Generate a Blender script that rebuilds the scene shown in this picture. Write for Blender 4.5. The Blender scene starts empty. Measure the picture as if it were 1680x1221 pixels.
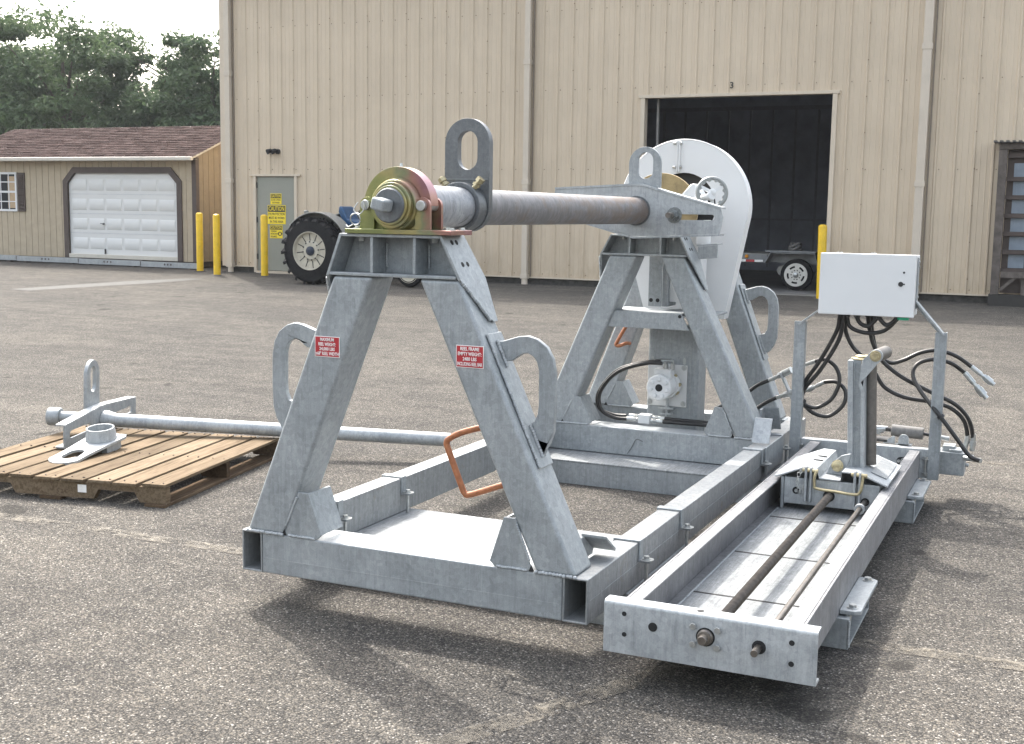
import bpy, bmesh, math, random
from mathutils import Vector, Matrix
from mathutils.geometry import tessellate_polygon

R = random.Random(11)
scene = bpy.context.scene
COL = scene.collection
rad = math.radians

# ---------------------------------------------------------------- camera, sky, sun, exposure
cam = bpy.data.cameras.new('camera')
cam_ob = bpy.data.objects.new('camera', cam)
COL.objects.link(cam_ob)
cp = (3.096, -4.0938, 1.5213)
cr, cu, cf = (0.9099, 0.41454, 0.01542), (-0.06806, 0.11251, 0.99132), (-0.40921, 0.90305, -0.13059)
cam_ob.matrix_world = Matrix(((cr[0], cu[0], -cf[0], cp[0]), (cr[1], cu[1], -cf[1], cp[1]),
                              (cr[2], cu[2], -cf[2], cp[2]), (0, 0, 0, 1)))
cam.sensor_width = 36.0
cam.lens = 1996.84 * 36.0 / 1680.0
cam.clip_start = 0.05
cam.clip_end = 900
scene.camera = cam_ob

SUNV = Vector((0.58, -0.55, -1.0)).normalized()        # direction the light travels
elev = math.asin(-SUNV.z)
az = math.atan2(-SUNV.x, -SUNV.y)                       # compass angle of the sun, clockwise from +Y
world = bpy.data.worlds.new('World')
scene.world = world
world.use_nodes = True
wn, wl = world.node_tree.nodes, world.node_tree.links
wn.clear()
wo = wn.new('ShaderNodeOutputWorld'); bg = wn.new('ShaderNodeBackground')
sky = wn.new('ShaderNodeTexSky'); sky.sky_type = 'NISHITA'; sky.sun_disc = False
sky.sun_elevation = elev; sky.sun_rotation = az
sky.air_density = 1.6; sky.dust_density = 6.0; sky.ozone_density = 1.0
bw = wn.new('ShaderNodeRGBToBW'); mx = wn.new('ShaderNodeMix'); mx.data_type = 'RGBA'
mx.inputs[0].default_value = 0.60                       # milky summer haze
wl.new(sky.outputs[0], bw.inputs[0])
wl.new(sky.outputs[0], mx.inputs[6]); wl.new(bw.outputs[0], mx.inputs[7])
wl.new(mx.outputs[2], bg.inputs[0]); wl.new(bg.outputs[0], wo.inputs[0])
bg.inputs[1].default_value = 0.15
sun = bpy.data.lights.new('sun', 'SUN'); sun.energy = 1.3; sun.angle = rad(0.7); sun.color = (1.0, 0.95, 0.87)
sun_ob = bpy.data.objects.new('sun', sun); COL.objects.link(sun_ob)
sun_ob.rotation_euler = SUNV.to_track_quat('-Z', 'Y').to_euler(); sun_ob.location = (-6, 6, 12)
scene.view_settings.view_transform = 'Standard'; scene.view_settings.look = 'None'
scene.view_settings.gamma = 1.0; scene.view_settings.exposure = 2.15
scene.render.engine = 'CYCLES'

# ---------------------------------------------------------------- materials
def new_mat(name):
    m = bpy.data.materials.new(name); m.use_nodes = True
    nt = m.node_tree; b = nt.nodes['Principled BSDF']
    return m, nt, b

def link(nt, a, b): nt.links.new(a, b)

def noise(nt, vec, scale, detail=4, rough=0.55, dist=0.0):
    n = nt.nodes.new('ShaderNodeTexNoise'); n.inputs['Scale'].default_value = scale
    n.inputs['Detail'].default_value = detail; n.inputs['Roughness'].default_value = rough
    n.inputs['Distortion'].default_value = dist
    if vec is not None: link(nt, vec, n.inputs['Vector'])
    return n.outputs[0]

def ramp(nt, fac, stops):
    r = nt.nodes.new('ShaderNodeValToRGB'); link(nt, fac, r.inputs[0])
    e = r.color_ramp.elements
    while len(e) < len(stops): e.new(0.5)
    for el, (p, c) in zip(e, stops):
        el.position = p; el.color = (*c, 1) if len(c) == 3 else c
    return r.outputs[0]

def mixc(nt, fac, a, b, mode='MIX'):
    m = nt.nodes.new('ShaderNodeMix'); m.data_type = 'RGBA'; m.blend_type = mode
    for v, i in ((fac, 0), (a, 6), (b, 7)):
        if hasattr(v, 'is_linked') or hasattr(v, 'links'): link(nt, v, m.inputs[i])
        elif isinstance(v, (int, float)): m.inputs[i].default_value = v
        else: m.inputs[i].default_value = (*v, 1)
    return m.outputs[2]

def coords(nt, scale=(1, 1, 1), kind='world', rot=(0, 0, 0)):
    if kind == 'world': v = nt.nodes.new('ShaderNodeNewGeometry').outputs['Position']
    else: v = nt.nodes.new('ShaderNodeTexCoord').outputs['Object']
    m = nt.nodes.new('ShaderNodeMapping'); m.inputs['Scale'].default_value = scale
    m.inputs['Rotation'].default_value = rot
    link(nt, v, m.inputs[0]); return m.outputs[0]

def bump(nt, b, h, strength=0.2, dist=0.01):
    n = nt.nodes.new('ShaderNodeBump'); n.inputs['Strength'].default_value = strength
    n.inputs['Distance'].default_value = dist
    link(nt, h, n.inputs['Height']); link(nt, n.outputs[0], b.inputs['Normal'])

def mat_galv(name, lo, hi, metal=0.35, rough=(0.38, 0.6), streak=0.5, stain=None, spangle=55, scratch=False, spec=None):
    m, nt, b = new_mat(name)
    v = coords(nt)
    vor = nt.nodes.new('ShaderNodeTexVoronoi'); vor.inputs['Scale'].default_value = spangle
    link(nt, v, vor.inputs['Vector'])
    big = noise(nt, v, 5.0, 5, 0.6, 0.6)
    st = noise(nt, coords(nt, (16, 16, 1.3)), 2.2, 5, 0.65, 1.2)
    base = ramp(nt, big, [(0.3, lo), (0.7, hi)])
    bwn = nt.nodes.new('ShaderNodeRGBToBW'); link(nt, vor.outputs['Color'], bwn.inputs[0])
    sp = ramp(nt, bwn.outputs[0], [(0.0, (0.86,) * 3), (1.0, (1.10,) * 3)])
    c = mixc(nt, 1.0, base, sp, 'MULTIPLY')
    ss = ramp(nt, st, [(0.32, (0.72, 0.73, 0.74)), (0.62, (1.06, 1.06, 1.06))])
    c = mixc(nt, streak, c, ss, 'MULTIPLY')
    fine = noise(nt, v, 190, 3, 0.7)
    c = mixc(nt, 0.35, c, ramp(nt, fine, [(0.35, (0.72,) * 3), (0.65, (1.15,) * 3)]), 'MULTIPLY')
    dr = noise(nt, coords(nt, (26, 26, 1.6)), 3.0, 4, 0.7, 1.5)
    c = mixc(nt, 0.7 * streak, c, ramp(nt, dr, [(0.36, (0.62, 0.63, 0.64)), (0.43, (1, 1, 1)), (0.63, (1, 1, 1)), (0.70, (1.18, 1.18, 1.17))]), 'MULTIPLY')
    sc = noise(nt, v, 14, 6, 0.8, 3.0)
    c = mixc(nt, 0.8, c, ramp(nt, sc, [(0.27, (0.55, 0.55, 0.56)), (0.31, (1, 1, 1)), (0.70, (1, 1, 1)), (0.74, (1.2, 1.2, 1.2))]), 'MULTIPLY')
    if scratch:
        for rz, k in ((0.7, 0.75), (-0.5, 0.6)):
            q = noise(nt, coords(nt, (46, 3.2, 3.2), rot=(0, 0, rz)), 2.0, 4, 0.75, 1.4)
            c = mixc(nt, k, c, ramp(nt, q, [(0.34, (0.66, 0.67, 0.68)), (0.5, (1, 1, 1)), (0.66, (1.25, 1.25, 1.25))]), 'MULTIPLY')
    if spec is not None: b.inputs['Specular IOR Level'].default_value = spec
    if stain:
        s2 = noise(nt, v, 9, 6, 0.7, 1.0)
        f = ramp(nt, s2, [(0.60, (0, 0, 0)), (0.72, (1, 1, 1))])
        c = mixc(nt, f, c, stain)
    link(nt, c, b.inputs['Base Color'])
    b.inputs['Metallic'].default_value = metal
    rr = ramp(nt, big, [(0.3, (rough[0],) * 3), (0.7, (rough[1],) * 3)])
    link(nt, rr, b.inputs['Roughness'])
    bump(nt, b, noise(nt, v, 70, 4, 0.6), 0.18, 0.003)
    return m

def mat_flat(name, col, rough=0.5, metal=0.0, var=0.12, scale=12, grime=None, bumpy=0.0, spec=None):
    m, nt, b = new_mat(name)
    v = coords(nt)
    n = noise(nt, v, scale, 5, 0.6, 0.4)
    lo = tuple(x * (1 - var) for x in col); hi = tuple(min(1, x * (1 + var)) for x in col)
    c = ramp(nt, n, [(0.3, lo), (0.7, hi)])
    if grime:
        g = noise(nt, coords(nt, (7, 7, 1.4)), 3.0, 6, 0.65, 0.8)
        c = mixc(nt, ramp(nt, g, [(0.55, (0, 0, 0)), (0.8, (0.6, 0.6, 0.6))]), c, grime)
    link(nt, c, b.inputs['Base Color'])
    b.inputs['Roughness'].default_value = rough; b.inputs['Metallic'].default_value = metal
    if spec is not None: b.inputs['Specular IOR Level'].default_value = spec
    if bumpy: bump(nt, b, noise(nt, v, scale * 6, 4), bumpy, 0.004)
    return m

GALV = mat_galv('galvanized steel', (0.265, 0.288, 0.303), (0.352, 0.372, 0.385), 0.3, (0.42, 0.6), 0.5)
GALV_L = mat_galv('bright galvanized steel', (0.315, 0.338, 0.355), (0.43, 0.447, 0.458), 0.3, (0.42, 0.6), 0.55)
PLATE = mat_galv('scratched galvanized plate', (0.20, 0.213, 0.222), (0.275, 0.285, 0.29), 0.08, (0.55, 0.75), 0.6, None, 55, True, 0.22)
GALV_S = mat_galv('stained galvanized steel', (0.245, 0.258, 0.265), (0.325, 0.332, 0.333), 0.3, (0.45, 0.62), 0.8, (0.235, 0.21, 0.175))
RAIL = mat_galv('galvanized channel', (0.18, 0.18, 0.188), (0.275, 0.275, 0.28), 0.15, (0.5, 0.65), 0.8, (0.125, 0.108, 0.112), 40, False, 0.25)
STEEL = mat_galv('dark zinc plate', (0.111, 0.12, 0.13), (0.189, 0.198, 0.208), 0.55, (0.38, 0.55), 0.4, None, 90)
ZINC = mat_flat('zinc bolt', (0.434, 0.448, 0.448), 0.3, 0.75, 0.15, 60)
DARK = mat_flat('shadowed hole', (0.012, 0.012, 0.013), 0.8)
WHITE = mat_flat('white paint', (0.638, 0.647, 0.655), 0.42, 0.0, 0.03, 4)
WHITE_D = mat_flat('white machine paint', (0.602, 0.611, 0.615), 0.45, 0.0, 0.05, 6)
HOSE = mat_flat('black rubber hose', (0.016, 0.015, 0.015), 0.38, 0.0, 0.3, 40, spec=0.5)
SCREW = mat_flat('greased steel thread', (0.10, 0.085, 0.072), 0.42, 0.5, 0.3, 30)
ROD = mat_flat('bare steel rod', (0.182, 0.164, 0.147), 0.35, 0.75, 0.25, 20)
ORANGE = mat_flat('orange rusted bar', (0.336, 0.124, 0.052), 0.5, 0.1, 0.3, 40, (0.16, 0.064, 0.04))
GOLDZ = mat_flat('gold zinc', (0.40, 0.345, 0.215), 0.35, 0.6, 0.25, 40)
BRONZE = mat_flat('brake lining bronze', (0.3, 0.225, 0.112), 0.5, 0.25, 0.25, 14, (0.12, 0.09, 0.0525))
RED = mat_flat('red plate', (0.38, 0.022, 0.03), 0.45, 0.0, 0.1, 20)
PRINT = mat_flat('white print', (0.82, 0.80, 0.78), 0.5)
BLACKPRINT = mat_flat('black print', (0.02, 0.02, 0.02), 0.5)
YELLOW = mat_flat('yellow paint', (0.70, 0.45, 0.010), 0.45, 0.0, 0.12, 6, (0.34, 0.22, 0.03))
SIGN = mat_flat('yellow sign', (0.80, 0.62, 0.03), 0.45, 0.0, 0.05, 6)
SIDING = mat_flat('tan metal siding', (0.55, 0.458, 0.345), 0.45, 0.0, 0.05, 1.2, (0.46, 0.385, 0.30))
def splash(m):
    nt = m.node_tree; b = nt.nodes['Principled BSDF']; src = b.inputs['Base Color'].links[0].from_socket
    v = coords(nt); sx = nt.nodes.new('ShaderNodeSeparateXYZ'); link(nt, v, sx.inputs[0])
    mr = nt.nodes.new('ShaderNodeMapRange'); link(nt, sx.outputs[2], mr.inputs[0])
    mr.inputs[1].default_value = 1.3; mr.inputs[2].default_value = 0.2; mr.inputs[3].default_value = 0.0; mr.inputs[4].default_value = 0.55
    mu = nt.nodes.new('ShaderNodeMath'); mu.operation = 'MULTIPLY'; link(nt, mr.outputs[0], mu.inputs[0])
    link(nt, ramp(nt, noise(nt, coords(nt, (3, 3, 1.2)), 2.5, 6, 0.7, 0.6), [(0.35, (0, 0, 0)), (0.7, (1, 1, 1))]), mu.inputs[1])
    c = mixc(nt, mu.outputs[0], src, (0.36, 0.27, 0.17))
    big = noise(nt, coords(nt, (0.8, 0.8, 0.18)), 1.0, 4, 0.6)
    c = mixc(nt, 0.7, c, ramp(nt, big, [(0.3, (0.93, 0.925, 0.92)), (0.7, (1.05, 1.05, 1.055))]), 'MULTIPLY')
    link(nt, c, b.inputs['Base Color'])
splash(SIDING)
TRIM = mat_flat('pale tan trim', (0.54, 0.465, 0.37), 0.45, 0.0, 0.05, 3, (0.425, 0.357, 0.281))
SPOUT = mat_flat('downspout paint', (0.53, 0.465, 0.385), 0.4, 0.0, 0.05, 3, (0.42, 0.378, 0.319))
CONC = mat_flat('stained concrete', (0.05, 0.047, 0.043), 0.85, 0.0, 0.5, 8, (0.024, 0.024, 0.0224), 0.4)
DOORG = mat_flat('grey green door', (0.245, 0.25, 0.215), 0.45, 0.0, 0.04, 3)
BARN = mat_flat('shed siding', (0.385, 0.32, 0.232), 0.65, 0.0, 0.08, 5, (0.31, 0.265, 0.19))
BARN_E = mat_flat('shaded shed gable siding', (0.235, 0.185, 0.12), 0.65, 0.0, 0.1, 5, (0.2, 0.155, 0.10))  # same siding, with the end wall's shade and warm bounce put into the colour
BROWN = mat_flat('dark brown trim', (0.0675, 0.0495, 0.0432), 0.6, 0.0, 0.15, 6)
GUTTER = mat_flat('almond gutter', (0.527, 0.493, 0.433), 0.4, 0.0, 0.06, 5, (0.34, 0.315, 0.272))
GDOOR = mat_flat('white garage door', (0.62, 0.62, 0.61), 0.45, 0.0, 0.02, 3)
RUBBER = mat_flat('tyre rubber', (0.011, 0.011, 0.012), 0.75, 0.0, 0.35, 16, (0.030, 0.027, 0.023), 0.3, spec=0.2)
WHEELP = mat_flat('cream wheel paint', (0.476, 0.442, 0.365), 0.5, 0.1, 0.12, 14, (0.255, 0.23, 0.187))
BLUE = mat_flat('blue paint', (0.02, 0.07, 0.16), 0.4, 0.0, 0.2, 12)
GREYP = mat_flat('grey tractor paint', (0.252, 0.252, 0.24), 0.45, 0.2, 0.15, 10, (0.15, 0.138, 0.12))
BLACKP = mat_flat('black paint', (0.02, 0.02, 0.022), 0.5)
INTER = mat_flat('dim interior sheet', (0.33, 0.35, 0.43), 0.8, 0.0, 0.2, 2)
INTFL = mat_flat('worn shop floor', (0.20, 0.195, 0.19), 0.6, 0.0, 0.3, 4)
LENS = mat_flat('amber lens', (0.75, 0.30, 0.03), 0.3)
OLDWOOD = mat_flat('weathered timber', (0.104, 0.088, 0.0784), 0.85, 0.0, 0.35, 9, (0.048, 0.04, 0.036), 0.3)
PANE = mat_flat('grey blue translucent sheet', (0.19, 0.23, 0.28), 0.35, 0.0, 0.15, 5)
GREEN = mat_flat('green cap', (0.02, 0.36, 0.20), 0.45)
BARK = mat_flat('bark', (0.09, 0.075, 0.06), 0.9, 0.0, 0.3, 6, None, 0.4)
GREYCYL = mat_flat('grey rough cylinder', (0.17, 0.165, 0.16), 0.75, 0.1, 0.2, 50)

def mat_yzinc():
    m, nt, b = new_mat('yellow zinc dichromate')
    v = coords(nt)
    n = noise(nt, v, 7, 2, 0.4, 0.8)
    dp = nt.nodes.new('ShaderNodeVectorMath'); dp.operation = 'DOT_PRODUCT'; link(nt, v, dp.inputs[0]); dp.inputs[1].default_value = (1.5, 0.0, 1.1)
    k = nt.nodes.new('ShaderNodeMath'); k.operation = 'MULTIPLY_ADD'; link(nt, n, k.inputs[0]); k.inputs[1].default_value = 0.75; link(nt, dp.outputs['Value'], k.inputs[2])
    f = nt.nodes.new('ShaderNodeMath'); f.operation = 'SUBTRACT'; link(nt, k.outputs[0], f.inputs[0]); f.inputs[1].default_value = 2.66
    c = ramp(nt, f.outputs[0], [(0.22, (0.22, 0.24, 0.10)), (0.36, (0.27, 0.28, 0.115)), (0.50, (0.35, 0.30, 0.14)),
                     (0.60, (0.22, 0.235, 0.14)), (0.72, (0.31, 0.165, 0.135)), (0.90, (0.27, 0.135, 0.155))])
    c = mixc(nt, 0.3, c, ramp(nt, noise(nt, v, 40, 3), [(0.3, (0.7,) * 3), (0.7, (1.2,) * 3)]), 'MULTIPLY')
    link(nt, c, b.inputs['Base Color']); b.inputs['Metallic'].default_value = 0.65
    b.inputs['Roughness'].default_value = 0.3
    return m
YZINC = mat_yzinc()

def mat_pipe():
    m, nt, b = new_mat('mill scale pipe')
    v = coords(nt)
    ring = noise(nt, coords(nt, (6, 14, 6), rot=(0.25, 0, 0.3)), 2.0, 6, 0.65, 1.6)
    c = ramp(nt, ring, [(0.30, (0.105, 0.101, 0.108)), (0.5, (0.165, 0.160, 0.166)), (0.70, (0.24, 0.234, 0.236))])
    sx = nt.nodes.new('ShaderNodeSeparateXYZ'); link(nt, v, sx.inputs[0])
    far = nt.nodes.new('ShaderNodeMapRange'); far.inputs[1].default_value = 0.7; far.inputs[2].default_value = 2.9
    far.inputs[3].default_value = -0.14; far.inputs[4].default_value = 0.10; link(nt, sx.outputs[1], far.inputs[0])
    rust = noise(nt, coords(nt, (7, 4, 7)), 2.2, 5, 0.6, 0.6)
    ad = nt.nodes.new('ShaderNodeMath'); ad.operation = 'ADD'; link(nt, rust, ad.inputs[0]); link(nt, far.outputs[0], ad.inputs[1])
    c = mixc(nt, ramp(nt, ad.outputs[0], [(0.42, (0, 0, 0)), (0.66, (0.75, 0.75, 0.75))]), c, (0.155, 0.112, 0.085))
    scr = noise(nt, coords(nt, (7, 4, 9)), 3.5, 5, 0.75, 2.8)
    c = mixc(nt, ramp(nt, scr, [(0.625, (0, 0, 0)), (0.65, (0.8, 0.8, 0.8))]), c, (0.045, 0.043, 0.045))
    link(nt, c, b.inputs['Base Color']); b.inputs['Metallic'].default_value = 0.2
    b.inputs['Roughness'].default_value = 0.55
    bump(nt, b, ring, 0.12, 0.003)
    return m
PIPE = mat_pipe()

def mat_wood(name, base, dark):
    m, nt, b = new_mat(name)
    v = coords(nt, (16, 1.2, 16), 'object')
    n = noise(nt, v, 3.0, 6, 0.65, 0.8)
    big = noise(nt, coords(nt, (2, 2, 2)), 1.6, 3)
    c = ramp(nt, n, [(0.3, dark), (0.55, base), (0.8, tuple(x * 1.2 for x in base))])
    oi = nt.nodes.new('ShaderNodeObjectInfo')
    c = mixc(nt, 0.8, c, ramp(nt, oi.outputs['Random'], [(0.0, (0.62, 0.60, 0.57)), (0.6, (1.0, 0.97, 0.93)), (1.0, (1.2, 1.2, 1.2))]), 'MULTIPLY')
    c = mixc(nt, 0.5, c, ramp(nt, big, [(0.35, (0.7, 0.68, 0.65)), (0.65, (1.08, 1.06, 1.04))]), 'MULTIPLY')
    link(nt, c, b.inputs['Base Color']); b.inputs['Roughness'].default_value = 0.85; b.inputs['Specular IOR Level'].default_value = 0.06
    bump(nt, b, n, 0.35, 0.004)
    return m
WOOD = mat_wood('pallet pine', (0.180, 0.140, 0.098), (0.095, 0.068, 0.044))
WOOD_D = mat_wood('weathered pallet oak', (0.12, 0.086, 0.058), (0.055, 0.038, 0.028))

def mat_asphalt():
    m, nt, b = new_mat('asphalt')
    v = coords(nt)
    vor = nt.nodes.new('ShaderNodeTexVoronoi'); vor.inputs['Scale'].default_value = 150
    link(nt, v, vor.inputs['Vector'])
    vc = nt.nodes.new('ShaderNodeSeparateColor'); link(nt, vor.outputs['Color'], vc.inputs[0])
    stone = ramp(nt, vc.outputs[0], [(0.0, (0.0486, 0.0477, 0.0463)), (0.45, (0.0907, 0.0879, 0.0837)), (0.72, (0.131, 0.123, 0.112)),
                                     (0.93, (0.175, 0.161, 0.14)), (0.988, (0.324, 0.311, 0.289))])
    gap = ramp(nt, vor.outputs['Distance'], [(0.25, (1, 1, 1)), (0.70, (0.52, 0.515, 0.51))])
    c = mixc(nt, 1.0, stone, gap, 'MULTIPLY')
    big = noise(nt, v, 0.5, 6, 0.6, 0.5)
    c = mixc(nt, 1.0, c, ramp(nt, big, [(0.3, (0.84, 0.845, 0.86)), (0.7, (1.20, 1.18, 1.15))]), 'MULTIPLY')
    mid = noise(nt, v, 4.5, 6, 0.7, 0.4)
    c = mixc(nt, 0.9, c, ramp(nt, mid, [(0.32, (0.78, 0.785, 0.80)), (0.66, (1.16, 1.15, 1.13))]), 'MULTIPLY')
    drag = noise(nt, coords(nt, (0.5, 3.2, 1), rot=(0, 0, 0.25)), 1.1, 5, 0.6, 0.6)     # old tyre drag and wash streaks
    c = mixc(nt, 0.8, c, ramp(nt, drag, [(0.36, (0.86, 0.86, 0.87)), (0.62, (1.08, 1.075, 1.07))]), 'MULTIPLY')
    sp = noise(nt, v, 2.3, 2, 0.4, 0.3)
    c = mixc(nt, ramp(nt, sp, [(0.70, (0, 0, 0)), (0.735, (0.6, 0.6, 0.6))]), c, (0.024, 0.023, 0.022))
    link(nt, c, b.inputs['Base Color']); b.inputs['Roughness'].default_value = 0.9
    b.inputs['Specular IOR Level'].default_value = 0.04
    h = nt.nodes.new('ShaderNodeMath'); h.operation = 'ADD'
    link(nt, vor.outputs['Distance'], h.inputs[0]); h2 = nt.nodes.new('ShaderNodeMath'); h2.operation = 'MULTIPLY'
    link(nt, noise(nt, v, 160, 3), h2.inputs[0]); h2.inputs[1].default_value = -1.0
    link(nt, h2.outputs[0], h.inputs[1])
    n = nt.nodes.new('ShaderNodeBump'); n.invert = True; n.inputs['Strength'].default_value = 0.55; n.inputs['Distance'].default_value = 0.005
    link(nt, h.outputs[0], n.inputs['Height']); link(nt, n.outputs[0], b.inputs['Normal'])
    return m
ASPHALT = mat_asphalt()

def mat_line():
    m, nt, b = new_mat('worn line paint')
    v = coords(nt)
    vor = nt.nodes.new('ShaderNodeTexVoronoi'); vor.inputs['Scale'].default_value = 95
    link(nt, v, vor.inputs['Vector'])
    vc = nt.nodes.new('ShaderNodeSeparateColor'); link(nt, vor.outputs['Color'], vc.inputs[0])
    c = ramp(nt, vc.outputs[0], [(0.0, (0.095, 0.085, 0.07)), (0.5, (0.15, 0.132, 0.105)), (1.0, (0.23, 0.20, 0.155))])
    link(nt, c, b.inputs['Base Color']); b.inputs['Roughness'].default_value = 0.8
    w = noise(nt, v, 9.0, 6, 0.75, 0.5)
    a = ramp(nt, w, [(0.42, (0, 0, 0)), (0.66, (0.85, 0.85, 0.85))])
    link(nt, a, b.inputs['Alpha'])
    return m
LINE = mat_line()

def mat_leaf(name, lo, hi):
    m, nt, b = new_mat(name)
    v = coords(nt)
    n = noise(nt, v, 1.1, 3, 0.6)
    link(nt, ramp(nt, n, [(0.3, lo), (0.7, hi)]), b.inputs['Base Color'])
    b.inputs['Roughness'].default_value = 0.55
    b.inputs['Specular IOR Level'].default_value = 0.25
    tr = nt.nodes.new('ShaderNodeBsdfTranslucent'); link(nt, ramp(nt, n, [(0.3, tuple(x * 1.3 for x in lo)), (0.7, tuple(x * 1.3 for x in hi))]), tr.inputs[0])
    ms = nt.nodes.new('ShaderNodeMixShader'); ms.inputs[0].default_value = 0.3
    link(nt, b.outputs[0], ms.inputs[1]); link(nt, tr.outputs[0], ms.inputs[2])
    link(nt, ms.outputs[0], nt.nodes['Material Output'].inputs[0])
    return m
LEAF = mat_leaf('tree leaves', (0.055, 0.088, 0.045), (0.105, 0.145, 0.07))
LEAF2 = mat_leaf('darker tree leaves', (0.050, 0.082, 0.045), (0.092, 0.13, 0.065))

def mat_shingle():
    m, nt, b = new_mat('asphalt shingles')
    g = nt.nodes.new('ShaderNodeNewGeometry')
    n = noise(nt, coords(nt), 2.2, 4)
    at = nt.nodes.new('ShaderNodeAttribute'); at.attribute_name = 'tone'
    c = ramp(nt, at.outputs['Fac'], [(0, (0.030, 0.019, 0.018)), (0.5, (0.048, 0.032, 0.030)), (1, (0.070, 0.049, 0.046))])
    c = mixc(nt, 0.6, c, ramp(nt, n, [(0.3, (0.8,) * 3), (0.7, (1.15,) * 3)]), 'MULTIPLY')
    link(nt, c, b.inputs['Base Color']); b.inputs['Roughness'].default_value = 0.95; b.inputs['Specular IOR Level'].default_value = 0.03
    return m
SHINGLE = mat_shingle()

def mat_glass():
    m, nt, b = new_mat('window glass')
    b.inputs['Base Color'].default_value = (0.03, 0.035, 0.04, 1); b.inputs['Roughness'].default_value = 0.05
    return m
GLASS = mat_glass()

# ---------------------------------------------------------------- mesh builder
SPLIT = {'bolt', 'hose_fitting', 'drill_hole', 'spout_sleeve', 'bolt_hole', 'stud', 'nut', 'slot_hole', 'port', 'bolt_head', 'hinge', 'block', 'plate_slot',
         'cable_tie', 'hose_gland', 'wall_batten', 'set_block', 'elbow_fitting', 'outer_wall', 'base_trim', 'concrete_curb', 'pocket_side', 'glazing_bar', 'rim_rib',
         'joint_flange', 'wheel_spoke', 'fitting', 'cover', 'side_wall', 'cap_bolt', 'lock', 'flange', 'doorway_frame', 'door_frame', 'shop_lining'}
class MB:
    def __init__(s): s.bm = bmesh.new()
    def face(s, vs):
        try: return s.bm.faces.new(vs)
        except ValueError: return None
    def hexa(s, p):                         # 8 points: bottom 0-3, top 4-7 (same turn)
        v = [s.bm.verts.new(q) for q in p]
        for f in ((3, 2, 1, 0), (4, 5, 6, 7), (0, 1, 5, 4), (1, 2, 6, 5), (2, 3, 7, 6), (3, 0, 4, 7)):
            s.face([v[i] for i in f])
        return s
    def box(s, x0, x1, y0, y1, z0, z1):
        return s.hexa([(x0, y0, z0), (x1, y0, z0), (x1, y1, z0), (x0, y1, z0), (x0, y0, z1), (x1, y0, z1), (x1, y1, z1), (x0, y1, z1)])
    def obox(s, c, size, rot):
        c = Vector(c); h = [x / 2 for x in size]
        P = [c + rot @ Vector((sx * h[0], sy * h[1], sz * h[2])) for sz in (-1, 1) for sx, sy in ((-1, -1), (1, -1), (1, 1), (-1, 1))]
        return s.hexa(P)
    def bar(s, a, b, w, t, up=(0, 0, 1)):   # square bar from a to b
        a, b = Vector(a), Vector(b); d = (b - a).normalized(); u = Vector(up)
        x = d.cross(u).normalized(); y = x.cross(d)
        P = []
        for q in (a, b): P += [q + x * w / 2 * i + y * t / 2 * j for i, j in ((-1, -1), (1, -1), (1, 1), (-1, 1))]
        return s.hexa(P)
    def plate(s, outer, f0, f1, holes=()):  # f0/f1 map (u,v)->point on front/back
        polys = [list(outer)] + [list(h) for h in holes]
        flat = [p for pl in polys for p in pl]
        A = [s.bm.verts.new(f0(*p)) for p in flat]; B = [s.bm.verts.new(f1(*p)) for p in flat]
        if holes or len(outer) > 6:
            for t in tessellate_polygon([[Vector((p[0], p[1], 0)) for p in pl] for pl in polys]):
                s.face([A[i] for i in t]); s.face([B[i] for i in reversed(t)])
        else:
            s.face(A); s.face(list(reversed(B)))
        k = 0
        for pl in polys:
            n = len(pl)
            for i in range(n):
                j = (i + 1) % n
                s.face([A[k + i], A[k + j], B[k + j], B[k + i]])
            k += n
        return s
    def xz(s, outer, y0, y1, holes=()):
        return s.plate(outer, lambda u, v: (u, y0, v), lambda u, v: (u, y1, v), holes)
    def yz(s, outer, x0, x1, holes=()):
        return s.plate(outer, lambda u, v: (x0, u, v), lambda u, v: (x1, u, v), holes)
    def xy(s, outer, z0, z1, holes=()):
        return s.plate(outer, lambda u, v: (u, v, z0), lambda u, v: (u, v, z1), holes)
    def cyl(s, a, b, r0, r1=None, n=20, cap=True):
        a, b = Vector(a), Vector(b); r1 = r0 if r1 is None else r1
        d = (b - a).normalized(); x = d.orthogonal().normalized(); y = d.cross(x)
        A, B = [], []
        for i in range(n):
            t = 2 * math.pi * i / n; o = x * math.cos(t) + y * math.sin(t)
            A.append(s.bm.verts.new(a + o * r0)); B.append(s.bm.verts.new(b + o * r1))
        for i in range(n): s.face([A[i], A[(i + 1) % n], B[(i + 1) % n], B[i]])
        if cap: s.face(list(reversed(A))); s.face(B)
        return s
    def lathe(s, a, axis, prof, n=24, close=False):   # prof: (radius, height)
        a = Vector(a); d = Vector(axis).normalized(); x = d.orthogonal().normalized(); y = d.cross(x)
        rings = []
        for r, h in prof:
            rings.append([s.bm.verts.new(a + d * h + (x * math.cos(2 * math.pi * i / n) + y * math.sin(2 * math.pi * i / n)) * max(r, 1e-4)) for i in range(n)])
        pairs = list(zip(rings, rings[1:])) + ([(rings[-1], rings[0])] if close else [])
        for A, B in pairs:
            for i in range(n): s.face([A[i], A[(i + 1) % n], B[(i + 1) % n], B[i]])
        if not close: s.face(list(reversed(rings[0]))); s.face(rings[-1])
        return s
    def pipe(s, a, b, ro, ri, n=24):
        L = (Vector(b) - Vector(a)).length
        return s.lathe(a, Vector(b) - Vector(a), [(ro, 0), (ro, L), (ri, L), (ri, 0)], n, True)
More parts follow.
